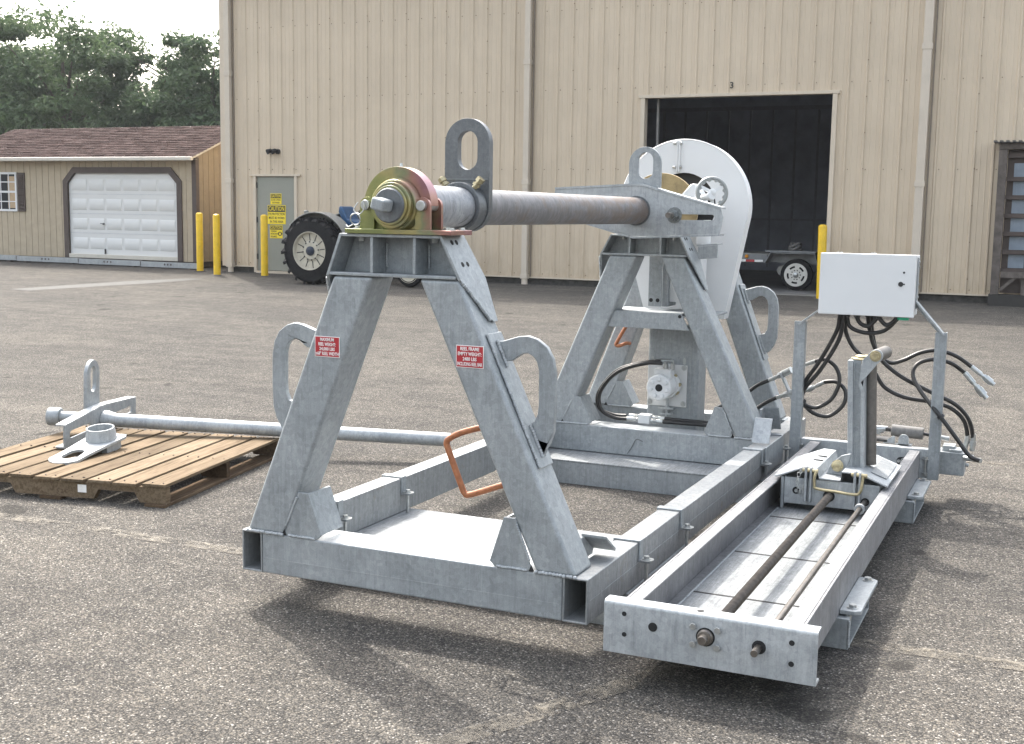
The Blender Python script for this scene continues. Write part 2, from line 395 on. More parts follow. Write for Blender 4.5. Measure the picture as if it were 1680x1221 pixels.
    def sweep(s, pts, r, n=8, sub=6, closed=False):
        P = smooth(pts, sub) if sub else [Vector(p) for p in pts]
        up = None; rings = []
        for i, p in enumerate(P):
            d = (P[min(i + 1, len(P) - 1)] - P[max(i - 1, 0)]).normalized()
            x = d.orthogonal().normalized() if up is None else (up - d * up.dot(d)).normalized()
            up = x; y = d.cross(x)
            rings.append([s.bm.verts.new(p + (x * math.cos(2 * math.pi * k / n) + y * math.sin(2 * math.pi * k / n)) * r) for k in range(n)])
        for A, B in zip(rings, rings[1:]):
            for i in range(n): s.face([A[i], A[(i + 1) % n], B[(i + 1) % n], B[i]])
        s.face(list(reversed(rings[0]))); s.face(rings[-1])
        return s
    def bolt(s, p, axis, r=0.012, h=0.009, washer=True):
        p = Vector(p); d = Vector(axis).normalized()
        if washer: s.cyl(p, p + d * 0.003, r * 1.45, None, 14)
        s.cyl(p + d * 0.003, p + d * (0.003 + h), r, r * 0.96, 6)
        return s
    def build(s, name, m, parent=None, bevel=0.0, seg=2, smooth_ang=38, kind=None):
        bm = s.bm
        if name in SPLIT and kind is None and not getattr(s, 'one', False):
            seen, isl = set(), []
            for v0 in bm.verts:
                if v0 in seen: continue
                st, comp = [v0], []; seen.add(v0)
                while st:
                    v = st.pop(); comp.append(v)
                    for e in v.link_edges:
                        w = e.other_vert(v)
                        if w not in seen: seen.add(w); st.append(w)
                lo = Vector([min(v.co[i] for v in comp) for i in range(3)]); hi = Vector([max(v.co[i] for v in comp) for i in range(3)])
                isl.append([comp, lo, hi])
            gs = []
            for c in isl:
                hit = [g for g in gs if any(all(c[1][i] - 0.0015 <= d[2][i] and d[1][i] - 0.0015 <= c[2][i] for i in range(3)) for d in g)]
                for g in hit: gs.remove(g)
                gs.append(sum(hit, []) + [c])
            if len(gs) > 1:
                out = None
                for g in gs:
                    keep = set(v for c in g for v in c[0]); k = MB(); mp = {}
                    for v in keep: mp[v] = k.bm.verts.new(v.co)
                    for f in bm.faces:
                        if f.verts[0] in keep: k.face([mp[v] for v in f.verts])
                    k.one = True; out = k.build(name, m, parent, bevel, seg, smooth_ang)
                bm.free()
                return out
        bmesh.ops.recalc_face_normals(bm, faces=bm.faces)
        ca = rad(smooth_ang)
        for f in bm.faces: f.smooth = True
        for e in bm.edges:
            if len(e.link_faces) == 2 and e.calc_face_angle(0) > ca: e.smooth = False
        me = bpy.data.meshes.new(name); bm.to_mesh(me); bm.free()
        me.materials.append(m)
        o = bpy.data.objects.new(name, me); COL.objects.link(o)
        if parent is not None:
            off = base_loc(parent)
            o.parent = parent
            me.transform(Matrix.Translation(-off))
        if bevel:
            md = o.modifiers.new('bevel', 'BEVEL'); md.width = bevel; md.segments = seg
            md.limit_method = 'ANGLE'; md.angle_limit = rad(40); md.harden_normals = True
        if kind: o['kind'] = kind
        return o

def base_loc(o):
    v = Vector((0, 0, 0))
    while o is not None:
        v += Vector(o.location); o = o.parent
    return v

def smooth(pts, sub):
    P = [Vector(p) for p in pts]; out = []
    for i in range(len(P) - 1):
        p0 = P[max(i - 1, 0)]; p1 = P[i]; p2 = P[i + 1]; p3 = P[min(i + 2, len(P) - 1)]
        for k in range(sub):
            t = k / sub
            out.append(0.5 * ((2 * p1) + (p2 - p0) * t + (2 * p0 - 5 * p1 + 4 * p2 - p3) * t * t + (3 * p1 - p0 - 3 * p2 + p3) * t ** 3))
    out.append(P[-1]); return out

def arc(cx, cy, r, a0, a1, n=12):
    return [(cx + r * math.cos(rad(a0 + (a1 - a0) * i / n)), cy + r * math.sin(rad(a0 + (a1 - a0) * i / n))) for i in range(n + 1)]
def circle(cx, cy, r, n=16): return [(cx + r * math.cos(2 * math.pi * i / n), cy + r * math.sin(2 * math.pi * i / n)) for i in range(n)]
def slot(cx, cy, hx, hy, n=8):             # vertical or horizontal stadium
    if hy >= hx: return arc(cx, cy + hy - hx, hx, 0, 180, n) + arc(cx, cy - hy + hx, hx, 180, 360, n)
    return arc(cx + hx - hy, cy, hy, -90, 90, n) + arc(cx - hx + hy, cy, hy, 90, 270, n)

def thing(name, label, cat, loc=(0, 0, 0), rz=0, group=None):
    o = bpy.data.objects.new(name, None); COL.objects.link(o); o.empty_display_size = 0.2
    o.location = loc; o['label'] = label; o['category'] = cat
    if group: o['group'] = group
    if rz: o.rotation_euler = (0, 0, rz)
    return o
def tag(o, label, cat, group=None):
    o['label'] = label; o['category'] = cat
    if group: o['group'] = group
    return o
def structure(o): o['kind'] = 'structure'; return o
def copy_thing(src, label=None):
    c = src.copy(); COL.objects.link(c)
    if label: c['label'] = label
    for ch in list(src.children):
        d = ch.copy(); COL.objects.link(d); d.parent = c
        for g in list(ch.children):
            e = g.copy(); COL.objects.link(e); e.parent = d
    return c

_font_jobs = []
def text(name, s, size, pos, m, parent, ux=(1, 0, 0), uy=(0, 0, 1), fit=None, extrude=0.0006):
    cu_ = bpy.data.curves.new(name, 'FONT'); cu_.body = s; cu_.size = size; cu_.align_x = 'CENTER'; cu_.align_y = 'CENTER'
    cu_.extrude = extrude; cu_.resolution_u = 2; cu_.offset = size * 0.012
    tmp = bpy.data.objects.new(name, cu_); COL.objects.link(tmp)
    dg = bpy.context.evaluated_depsgraph_get()
    me = bpy.data.meshes.new_from_object(tmp.evaluated_get(dg))
    bpy.data.objects.remove(tmp)
    xs = [v.co.x for v in me.vertices]
    k = 1.0
    if fit and xs and (max(xs) - min(xs)) > 0: k = fit / (max(xs) - min(xs))
    ux, uy = Vector(ux).normalized(), Vector(uy).normalized(); n = ux.cross(uy)
    M = Matrix(((ux.x * k, uy.x, n.x, pos[0]), (ux.y * k, uy.y, n.y, pos[1]), (ux.z * k, uy.z, n.z, pos[2]), (0, 0, 0, 1)))
    me.transform(M)
    if parent is not None: me.transform(Matrix.Translation(-base_loc(parent)))
    me.materials.clear(); me.materials.append(m)
    o = bpy.data.objects.new(name, me); COL.objects.link(o)
    if parent is not None: o.parent = parent
    return o

# ---------------------------------------------------------------- ground
GY = [(-40, -0.15), (5, -0.15), (18, 0.10), (110, 0.10)]
b = MB()
for (ya, za), (yb, zb) in zip(GY, GY[1:]):
    b.face([b.bm.verts.new(p) for p in ((-95, ya, za), (70, ya, za), (70, yb, zb), (-95, yb, zb))])
structure(b.build('asphalt_lot', ASPHALT))
b = MB()
b.face([b.bm.verts.new(p) for p in ((-94, 27, 0.105), (-14.2, 27, 0.105), (-14.2, 109, 0.105), (-94, 109, 0.105))])
structure(b.build('lawn', mat_flat('grass', (0.055, 0.08, 0.03), 0.9, 0, 0.4, 3)))
def painted(name, a, c, w):
    a, c = Vector((*a, -0.146)), Vector((*c, -0.146)); d = (c - a).normalized(); n = Vector((-d.y, d.x, 0)) * w / 2
    b = MB(); k = 14
    for i in range(k):
        p, q = a.lerp(c, i / k), a.lerp(c, (i + 1) / k)
        b.face([b.bm.verts.new(v) for v in (p - n, q - n, q + n, p + n)])
    return structure(b.build(name, LINE))
painted('parking_line', (-6, 0.52), (7, 0.80), 0.10)
painted('parking_line', (1.05, -1.55), (2.02, 0.40), 0.10)
painted('parking_line', (1.2, 4.70), (4.9, 5.0 - 0.05), 0.10)

# ---------------------------------------------------------------- warehouse
WY = 18.1                                   # outside face of the flat of the siding
ZB, ZT = 0.25, 6.35
house = thing('warehouse', 'tall tan ribbed metal warehouse with a big open doorway', 'building', (-6, WY, 0.1))
X0, X1 = -14.02, 6.5
GX0, GX1, GZ = -4.30, -0.85, 3.66           # big doorway
DX0, DX1, DZ = -13.16, -12.16, 2.20         # small door
PW, RIB = 0.915, 0.305
def prof(x):                                # ribbed sheet outline
    return x
def sheet(xa, xb, za, zb):
    pts = []
    k0 = int(math.floor((xa - X0) / RIB)) - 1; k1 = int(math.ceil((xb - X0) / RIB)) + 1
    raw = []
    for k in range(k0, k1 + 1):
        r = X0 + k * RIB
        raw += [(r - 0.030, 0), (r - 0.012, -0.026), (r + 0.012, -0.026), (r + 0.030, 0),
                (r + 0.088, 0), (r + 0.096, -0.005), (r + 0.108, -0.005), (r + 0.116, 0),
                (r + 0.189, 0), (r + 0.197, -0.005), (r + 0.209, -0.005), (r + 0.217, 0)]
    def at(x):
        for (p, q), (p2, q2) in zip(raw, raw[1:]):
            if p <= x <= p2: return q + (q2 - q) * (x - p) / max(1e-6, p2 - p)
        return 0
    pts = [(xa, at(xa))] + [p for p in raw if xa < p[0] < xb] + [(xb, at(xb))]
    b = MB()
    lo = [b.bm.verts.new((x, WY + y, za)) for x, y in pts]; hi = [b.bm.verts.new((x, WY + y, zb)) for x, y in pts]
    for i in range(len(pts) - 1): b.face([lo[i], lo[i + 1], hi[i + 1], hi[i]])
    return b.build('siding_panel', SIDING, house, smooth_ang=20)
x = X0
while x < X1 - 0.01:
    xe = min(x + PW, X1)
    cuts = [(x, xe, ZB, ZT)]
    for a, c, z in ((GX0, GX1, GZ), (DX0, DX1, DZ)):
        new = []
        for (p, q, za, zb) in cuts:
            if q <= a or p >= c or za >= z: new.append((p, q, za, zb)); continue
            if p < a: new.append((p, a, za, zb))
            if q > c: new.append((c, q, za, zb))
            new.append((max(p, a), min(q, c), z, zb))
        cuts = new
    for p in cuts:
        if p[1] - p[0] > 0.005: sheet(*p)
    x = xe
# concrete curb under the sheets, roof, far walls
b = MB(); b.box(X0 + 0.02, DX0 - 0.08, WY + 0.03, WY + 0.3, -0.1, ZB + 0.02)
b.box(DX1 + 0.08, GX0 - 0.10, WY + 0.03, WY + 0.3, -0.1, ZB + 0.02); b.box(GX1 + 0.10, X1, WY + 0.03, WY + 0.3, -0.1, ZB + 0.02)
b.build('concrete_curb', CONC, house)
b = MB(); b.box(X0, X1, WY - 0.035, WY + 0.004, ZB - 0.03, ZB - 0.002)
for a, c in (): pass
b = MB()
for a, c in ((X0, DX0 - 0.075), (DX1 + 0.075, GX0 - 0.085), (GX1 + 0.085, X1)):
    b.box(a, c, WY - 0.036, WY + 0.01, ZB - 0.028, ZB - 0.001)
b.build('base_trim', TRIM, house)
b = MB(); b.box(X0 - 0.06, X0 + 0.10, WY - 0.045, WY + 0.1, ZB - 0.02, ZT); b.build('corner_trim', TRIM, house)
b = MB(); b.box(X0, X0 + 0.04, WY + 0.1, WY + 22, 0.1, ZT); b.box(X1 - 0.04, X1, WY + 0.1, WY + 22, 0.1, ZT); b.box(X0 + 0.05, X1 - 0.05, WY + 21.9, WY + 22, 0.1, ZT)
b.build('outer_wall', SIDING, house)
b = MB(); b.xz([(X0 - 0.15, ZT + 0.001), (X1 + 0.15, ZT + 0.001), (X1 + 0.15, ZT + 0.10), ((X0 + X1) / 2, ZT + 0.25), (X0 - 0.15, ZT + 0.10)], WY - 0.12, WY + 22.2)
b.build('roof', TRIM, house)
b = MB(); b.box(X0 - 0.1, X1 + 0.1, WY - 0.24, WY - 0.125, ZT - 0.04, ZT + 0.09); b.build('gutter', GUTTER, house)
# door frames
b = MB(); b.box(GX0 - 0.085, GX0, WY - 0.045, WY + 0.14, 0.11, GZ); b.box(GX1, GX1 + 0.085, WY - 0.045, WY + 0.14, 0.11, GZ)
b.box(GX0 - 0.12, GX1 + 0.12, WY - 0.05, WY + 0.14, GZ + 0.001, GZ + 0.06); b.build('doorway_frame', TRIM, house, 0.006)
b = MB(); b.box(DX0 - 0.07, DX0, WY - 0.045, WY + 0.1, 0.11, DZ); b.box(DX1, DX1 + 0.07, WY - 0.045, WY + 0.1, 0.11, DZ)
b.box(DX0 - 0.16, DX1 + 0.16, WY - 0.05, WY + 0.1, DZ + 0.001, DZ + 0.045); b.build('door_frame', TRIM, house, 0.005)
b = MB(); b.box(DX0 + 0.01, DX1 - 0.01, WY + 0.0, WY + 0.05, 0.16, DZ - 0.012); pd = b.build('door', DOORG, house, 0.004)
b = MB(); b.box(DX0 + 0.0, DX1 - 0.0, WY - 0.06, WY + 0.08, 0.10, 0.15); b.build('door_sill', TRIM, house)
b = MB(); b.box(DX1 - 0.16, DX1 - 0.03, WY - 0.028, WY - 0.002, 0.42, 0.56); b.cyl((DX1 - 0.09, WY - 0.001, 1.17), (DX1 - 0.09, WY - 0.06, 1.17), 0.02); b.build('handle', ZINC, pd)
b = MB()
for zz in (0.4, 1.2, 1.95): b.cyl((DX0 + 0.012, WY - 0.012, zz), (DX0 + 0.012, WY - 0.012, zz + 0.12), 0.012, n=10)
b.build('hinge', BLACKP, pd)
# sheet screws, in rows and along the laps
b = MB()
def screw(x, z, y):
    b.cyl((x, y, z), (x, y - 0.012, z), 0.011, 0.008, 6)
for z in (0.31, 0.62, 2.35, 3.86, 5.35):
    k = 0
    while X0 + 0.1 + k * RIB < X1:
        xx = X0 + 0.06 + k * RIB; k += 1
        if z < GZ and GX0 - 0.12 < xx < GX1 + 0.12: continue
        if z < DZ and DX0 - 0.12 < xx < DX1 + 0.12: continue
        if z == 0.62: continue
        screw(xx, z, WY)
x = X0
while x < X1:
    z = 0.5
    while z < ZT:
        if not (z < GZ and GX0 - 0.12 < x < GX1 + 0.12) and not (z < DZ and DX0 - 0.12 < x < DX1 + 0.12): screw(x + 0.02, z, WY - 0.022)
        z += 0.62
    x += PW
b.build('sheet_screw', mat_flat('weathered screw heads', (0.20, 0.15, 0.10), 0.5), house, kind='stuff')
# downspouts
JOINT = mat_flat('wall joint trim', (0.20, 0.165, 0.13), 0.6)  # thin brown strip to the right of each downspout
for i, (xc, w) in enumerate(((-13.82, 0.13), (-6.68, 0.12), (0.70, 0.15))):
    b = MB()
    b.box(xc - w / 2, xc + w / 2, WY - 0.145, WY - 0.037, 0.28, ZT - 0.05)
    sp = b.build('downspout', SPOUT, house, 0.012)
    b = MB()
    for z in (2.05, 4.35): b.box(xc - w / 2 - 0.012, xc + w / 2 + 0.012, WY - 0.152, WY - 0.034, z, z + 0.10)
    b.box(xc - w / 2 - 0.012, xc + w / 2 + 0.012, WY - 0.155, WY - 0.034, 0.21, 0.30)
    b.cyl((xc, WY - 0.09, 0.06), (xc, WY - 0.09, 0.215), 0.065, 0.06, 14)
    b.build('spout_sleeve', SPOUT, sp, 0.004)
    b = MB(); b.box(xc + w / 2 + 0.03, xc + w / 2 + 0.055, WY - 0.046, WY - 0.033, ZB, ZT); b.build('wall_joint', JOINT, house)
text('number', '3', 0.16, (-2.66, WY - 0.036, 3.85), BLACKPRINT, house)
# inside of the shop
b = MB()
IX0, IX1, IY1 = -8.5, 3.0, WY + 9.5
b.box(IX0, IX1, WY + 0.31, IY1, 0.02, 0.105); b.build('shop_floor', INTFL, house)
b = MB()
b.box(IX0, IX1, IY1, IY1 + 0.1, 0.1, 5.6); b.box(IX0 - 0.1, IX0, WY + 0.31, IY1, 0.1, 5.6); b.box(IX1, IX1 + 0.1, WY + 0.31, IY1, 0.1, 5.6)
b.box(IX0, IX1, WY + 0.31, IY1, 5.6, 5.7)
b.box(IX0, GX0 - 0.09, WY + 0.15, WY + 0.25, 0.1, 5.6); b.box(GX1 + 0.09, IX1, WY + 0.15, WY + 0.25, 0.1, 5.6); b.box(GX0 - 0.09, GX1 + 0.09, WY + 0.15, WY + 0.25, GZ + 0.07, 5.6)
b.build('shop_lining', INTER, house)
b = MB()
for k in range(22):
    xx = IX0 + 0.4 + k * 0.58
    b.box(xx, xx + 0.05, IY1 - 0.05, IY1 - 0.001, 0.2, 4.2)
b.box(IX0, IX1, IY1 - 0.09, IY1 - 0.052, 4.2, 4.3); b.box(IX0, IX1, IY1 - 0.09, IY1 - 0.052, 1.4, 1.45)
b.build('wall_batten', mat_flat('shop batten', (0.26, 0.275, 0.33), 0.7), house)
b = MB(); b.box(GX0 + 0.16, GX0 + 0.20, WY + 0.20, WY + 0.26, 0.11, GZ); b.build('door_track', INTFL, house)
b = MB(); b.box(GX0 - 0.05, GX1 + 0.05, WY - 0.10, WY + 0.31, 0.06, 0.112); b.build('threshold', mat_flat('light concrete', (0.20, 0.19, 0.175), 0.8, 0, 0.2, 6), house)

# lamp above the small door
lamp = thing('security_light', 'small dark security light on the wall above the grey door', 'wall light', (-12.66, WY - 0.04, 2.74))
b = MB(); b.cyl((-12.58, WY - 0.001, 2.73), (-12.58, WY - 0.05, 2.73), 0.055, n=14); b.build('base', BLACKP, lamp)
for dx in (-0.10, 0.02):
    b = MB(); b.lathe((-12.60 + dx, WY - 0.06, 2.76), (-0.55, -0.75, -0.35), [(0.02, 0), (0.045, 0.03), (0.058, 0.13), (0.05, 0.13), (0.03, 0.10)], 14); b.build('lamp_head', BLACKP, lamp)

# caution signs on the small door
def sign(zc, xc, w, h, lines, label, band):
    s = thing('caution_sign', label, 'sign', (xc, WY - 0.003, zc))
    b = MB(); b.box(xc - w / 2, xc + w / 2, WY - 0.009, WY - 0.001, zc - h / 2, zc + h / 2); b.build('plate', SIGN, s, 0.003)
    zt = zc + h / 2 - 0.012
    b = MB(); b.box(xc - w / 2 + 0.012, xc + w / 2 - 0.012, WY - 0.0115, WY - 0.0095, zt - band, zt); b.build('band', BLACKPRINT, s)
    text('lettering', 'CAUTION', band * 0.98, (xc, WY - 0.013, zt - band / 2), SIGN, s, fit=w * 0.86)
    rest = h - band - 0.03; n = len(lines)
    for i, (t, dx, fw) in enumerate(lines):
        if t: text('lettering', t, rest / n * 0.92, (xc + dx * w, WY - 0.0105, zt - band - 0.008 - rest * (i + 0.5) / n), BLACKPRINT, s, fit=w * fw)
    return s
sign(1.715, -12.655, 0.29, 0.235, [('DOOR OPENS', 0, 0.85), ('OUTWARD', 0, 0.66)], 'smallest yellow caution sign, topmost on the grey door', 0.09)
sign(1.378, -12.64, 0.47, 0.41, [('EYE PROTECTION', 0, 0.90), ('MUST BE WORN', 0, 0.86), ('IN THIS AREA', 0, 0.74)], 'largest yellow caution sign on the grey door, about eye protection', 0.135)
s3 = sign(1.01, -12.655, 0.33, 0.29, [('HEARING', -0.18, 0.42), ('PROTECTION', -0.18, 0.5), ('REQUIRED', -0.18, 0.5)], 'lowest yellow caution sign on the grey door with head symbol', 0.09)
b = MB(); b.pipe((-12.555, WY - 0.0105, 0.965), (-12.555, WY - 0.012, 0.965), 0.048, 0.030, 20)
b.box(-12.615, -12.595, WY - 0.012, WY - 0.0105, 0.945, 0.985); b.box(-12.515, -12.495, WY - 0.012, WY - 0.0105, 0.945, 0.985); b.build('ear_symbol', BLACKPRINT, s3)

# bollards
bo = thing('bollard', 'yellow bollard farthest left, at the corner of the tan shed', 'bollard', (0, 0, 0), group='yellow bollards')
def bollard_mesh(o):
    b = MB(); b.lathe((0, 0, -0.02), (0, 0, 1), [(0.075, 0), (0.075, 1.27), (0.068, 1.295), (0.04, 1.312), (0.001, 1.316)], 24); b.build('post', YELLOW, o)
    b = MB(); b.lathe((0, 0, -0.02), (0, 0, 1), [(0.14, 0), (0.14, 0.024), (0.07, 0.03)], 20); b.build('footing', CONC, o)
bollard_mesh(bo)
for i, (bx, by, bz, lb) in enumerate(((-14.46, 17.75, 0.10, None), (-13.47, 17.08, 0.08, 'yellow bollard beside the white downspout at the warehouse corner'),
                           (-12.39, 17.29, 0.085, 'yellow bollard in front of the grey door with caution signs'),
                           (-0.80, 17.55, 0.09, 'yellow bollard at the right side of the open doorway'))):
    t = bo if i == 0 else copy_thing(bo, lb)
    t.location = (bx, by, bz); t.rotation_euler = (0, 0, i * 1.3)
    if i == 3: t.rotation_euler = (rad(0.6), rad(-2.0), 1)

# ---------------------------------------------------------------- shed
SY = 18.6
shed = thing('shed', 'tan wooden shed with brown shingle roof and white garage door', 'shed', (-19, SY, 0.1))
SX0, SX1, SZ0, SZ1 = -22.7, -15.22, 0.25, 2.66
DOA, DOB, DOZ = -19.22, -15.62, 2.42
bw_ = 0.2
x = SX0; k = 0
me_full = None
while x < SX1 - 0.01:
    xe = min(x + bw_, SX1)
    if not (x > DOA - 0.02 and xe < DOB + 0.02):
        b = MB(); b.box(x + 0.006, xe - 0.006, SY, SY + 0.03, SZ0, SZ1)
        o = b.build('siding_board', BARN, shed)
    else:
        def zlo(xx): return DOZ - max(0, 0.30 - min(xx - DOA, DOB - xx))
        b = MB(); b.xz([(x + 0.006, zlo(x + 0.006)), (xe - 0.006, zlo(xe - 0.006)), (xe - 0.006, SZ1), (x + 0.006, SZ1)], SY, SY + 0.03); b.build('siding_board', BARN, shed)
    x = xe; k += 1
b = MB(); b.box(SX0, DOA - 0.02, SY + 0.031, SY + 0.06, SZ0, SZ1); b.box(DOB + 0.02, SX1, SY + 0.031, SY + 0.06, SZ0, SZ1); b.box(DOA - 0.02, DOB + 0.02, SY + 0.031, SY + 0.06, DOZ, SZ1)
b.build('wall_backing', BROWN, shed)
y = SY + 0.06
SYB, SRZ = SY + 4.0, 3.50
while y < SYB - 0.01:
    ye = min(y + bw_, SYB)
    def rz(yy): return SZ1 + (SRZ - 0.06 - SZ1) * (1 - abs(yy - (SY + 2.0)) / 2.0)
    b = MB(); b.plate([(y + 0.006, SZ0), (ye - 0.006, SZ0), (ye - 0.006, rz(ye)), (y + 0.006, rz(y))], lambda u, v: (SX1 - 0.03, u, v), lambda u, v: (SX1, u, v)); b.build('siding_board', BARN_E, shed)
    y = ye
b = MB(); b.box(SX1 - 0.06, SX1 - 0.031, SY + 0.06, SYB, SZ0, SZ1); b.box(SX0, SX0 + 0.05, SY + 0.06, SYB, SZ0, SZ1); b.box(SX0, SX1, SYB, SYB + 0.05, SZ0, SZ1); b.build('side_wall', BARN, shed)
b = MB(); b.box(SX1 - 0.10, SX1 + 0.02, SY - 0.025, SY - 0.001, SZ0, SZ1 - 0.02); b.box(SX1 + 0.001, SX1 + 0.022, SY, SY + 0.09, SZ0, SZ1 - 0.02); b.build('corner_board', BROWN, shed)
# roof
ov = 0.22
b = MB(); yr = SY + 2.0
b.plate([(SY - ov, SZ1 - 0.02), (yr, SRZ), (SYB + ov, SZ1 - 0.02), (SYB + ov, SZ1 - 0.06), (yr, SRZ - 0.05), (SY - ov, SZ1 - 0.06)], lambda u, v: (SX0 - 0.15, u, v), lambda u, v: (SX1 + 0.10, u, v))
roof = b.build('roof', GUTTER, shed)
b = MB(); tone = b.bm.faces.layers.float.new('tone') if False else None
course, tabw = 0.135, 0.30
sl = Vector((0, yr - (SY - ov), SRZ - (SZ1 - 0.02))); Ls = sl.length; sd = sl / Ls; nn = Vector((0, -sd.z, sd.y))
nc = int(Ls / course); tabs = []
verts, faces, tones = [], [], []
for r in range(nc + 1):
    s0 = r * course - 0.02; s1 = min(s0 + course + 0.03, Ls)
    x = SX0 - 0.17 - R.random() * tabw
    while x < SX1 + 0.10:
        xa, xb = max(x, SX0 - 0.17) + 0.004, min(x + tabw * R.choice((0.6, 1, 1)), SX1 + 0.12) - 0.004
        x = xb + 0.008
        if xb - xa < 0.03: continue
        h = 0.012 + R.random() * 0.008; bs = Vector((0, SY - ov, SZ1 - 0.018))
        P = [bs + sd * s0 + nn * h, bs + sd * s1 + nn * 0.003, bs + sd * s0 + nn * 0.0]
        i = len(verts)
        for q in P: verts += [(xa, q.y, q.z), (xb, q.y, q.z)]
        faces += [(i, i + 1, i + 3, i + 2), (i + 4, i + 5, i + 1, i)]
        t = R.random(); tones += [t, t]
me = bpy.data.meshes.new('shingles'); me.from_pydata([tuple(Vector(v) - Vector(shed.location)) for v in verts], [], faces)
at = me.attributes.new('tone', 'FLOAT', 'FACE'); at.data.foreach_set('value', tones)
me.materials.append(SHINGLE); so = bpy.data.objects.new('shingle', me); COL.objects.link(so); so.parent = shed; so['kind'] = 'stuff'
b = MB(); b.box(SX0 - 0.17, SX1 + 0.11, SY - ov - 0.10, SY - ov - 0.001, SZ1 - 0.10, SZ1 - 0.015); b.build('gutter', GUTTER, shed, 0.015)
b = MB(); b.box(SX0 - 0.1, SX1 + 0.05, SY - ov, SY - 0.001, SZ1 - 0.065, SZ1 - 0.062); b.build('soffit', GUTTER, shed)
# shed garage door with chamfered brown frame
def frame_pts(g): return [(DOA + g, SZ0 + 0.0), (DOA + g, DOZ - 0.32 - g * .4), (DOA + 0.32 + g * .4, DOZ - g), (DOB - 0.32 - g * .4, DOZ - g), (DOB - g, DOZ - 0.32 - g * .4), (DOB - g, SZ0)]
b = MB(); o_, i_ = frame_pts(0.0), frame_pts(0.14)
for k in range(5):
    q = [o_[k], o_[k + 1], i_[k + 1], i_[k]]
    b.plate(q, lambda u, v: (u, SY - 0.035, v), lambda u, v: (u, SY - 0.001, v))
b.build('door_trim', BROWN, shed)
b = MB(); b.plate(frame_pts(0.14), lambda u, v: (u, SY + 0.03, v), lambda u, v: (u, SY + 0.06, v)); gd = b.build('garage_door', GDOOR, shed)
ins = frame_pts(0.15)
gw0, gw1, gz0, gz1 = DOA + 0.20, DOB - 0.20, SZ0 + 0.14, DOZ - 0.17
pm = None
for r in range(4):
    for c in range(6):
        cw, ch = (gw1 - gw0) / 6, (gz1 - gz0) / 4
        xa, za = gw0 + c * cw + 0.035, gz0 + r * ch + 0.085
        xb, zb = xa + cw - 0.07, za + ch - 0.20
        if pm is None:
            b = MB(); w_, h_ = xb - xa, zb - za
            y0_, y1_ = 0.0, -0.009
            b.plate([(0, 0), (w_, 0), (w_, h_), (0, h_)], lambda u, v: (u + (0.009 if u == 0 else -0.009), y1_, v + (0.016 if v == 0 else -0.016)), lambda u, v: (u, y0_, v))
            pm = b.build('door_panel', GDOOR, None)
            p = pm
        else:
            p = pm.copy(); COL.objects.link(p)
        p.parent = gd; p.location = Vector((xa, SY + 0.029, za)) - base_loc(gd)
for r in (1, 2, 3):
    b = MB(); zz = gz0 + r * (gz1 - gz0) / 4; b.box(gw0 - 0.05, gw1 + 0.05, SY + 0.024, SY + 0.0295, zz - 0.006, zz + 0.006); b.build('section_seam', mat_flat('seam grey', (0.5, 0.51, 0.53), 0.5) if r == 1 else bpy.data.materials['seam grey'], gd)
b = MB(); b.cyl((-18.0, SY + 0.02, 1.08), (-18.0, SY - 0.02, 1.08), 0.02, n=10); b.bar((-18.08, SY - 0.02, 1.09), (-17.95, SY - 0.02, 1.075), 0.018, 0.012); b.build('handle', BLACKP, gd)
b = MB(); b.box(-17.99, -17.96, SY - 0.002, SY + 0.02, 0.36, 0.48); b.build('latch', BLACKP, gd)
b = MB(); b.box(DOA + 0.14, DOB - 0.14, SY - 0.04, SY + 0.028, SZ0, SZ0 + 0.10); b.build('door_sill', GUTTER, shed, 0.01)
# window with shutter
wx0, wx1, wz0, wz1 = -21.55, -20.74, 1.34, 2.30
b = MB()
b.box(wx0, wx1, SY - 0.03, SY - 0.001, wz0, wz0 + 0.05); b.box(wx0, wx1, SY - 0.03, SY - 0.001, wz1 - 0.05, wz1)
b.box(wx0, wx0 + 0.05, SY - 0.029, SY - 0.001, wz0 + 0.05, wz1 - 0.05); b.box(wx1 - 0.05, wx1, SY - 0.029, SY - 0.001, wz0 + 0.05, wz1 - 0.05)
b.box(wx0 + 0.05, wx1 - 0.05, SY - 0.026, SY - 0.001, (wz0 + wz1) / 2 - 0.025, (wz0 + wz1) / 2 + 0.025)
win = b.build('window', WHITE, shed)
b = MB()
for q in (1, 2): xx = wx0 + (wx1 - wx0) * (q + 0.0) / 3; b.box(xx - 0.012, xx + 0.012, SY - 0.02, SY - 0.008, wz0 + 0.05, wz1 - 0.05)
for q in (1, 3): zz = wz0 + (wz1 - wz0) * q / 4; b.box(wx0 + 0.05, wx1 - 0.05, SY - 0.0195, SY - 0.0085, zz - 0.012, zz + 0.012)
b.build('glazing_bar', WHITE, win)
b = MB(); b.box(wx0 + 0.05, wx1 - 0.05, SY - 0.007, SY - 0.003, wz0 + 0.05, wz1 - 0.05); b.build('pane', GLASS, win)
b = MB(); b.box(wx0 + 0.5, wx1 - 0.06, SY - 0.0077, SY - 0.0072, wz0 + 0.08, wz1 - 0.1); b.build('blind', mat_flat('kraft blind', (0.42, 0.31, 0.20), 0.8), win)
b = MB(); b.box(-20.70, -20.47, SY - 0.035, SY - 0.001, 1.34, 2.29); shu = b.build('shutter', BROWN, shed, 0.004)
b = MB()
for q in range(20): zz = 1.39 + q * 0.043; b.obox((-20.585, SY - 0.038, zz), (0.16, 0.012, 0.03), Matrix.Rotation(rad(30), 3, 'X'))
b.build('louvre', BROWN, shu)
b = MB(); b.box(SX0 + 0.1, SX1 - 0.1, SY + 0.05, SYB - 0.1, 0.12, SZ0 - 0.001); b.build('floor_skid', OLDWOOD, shed)
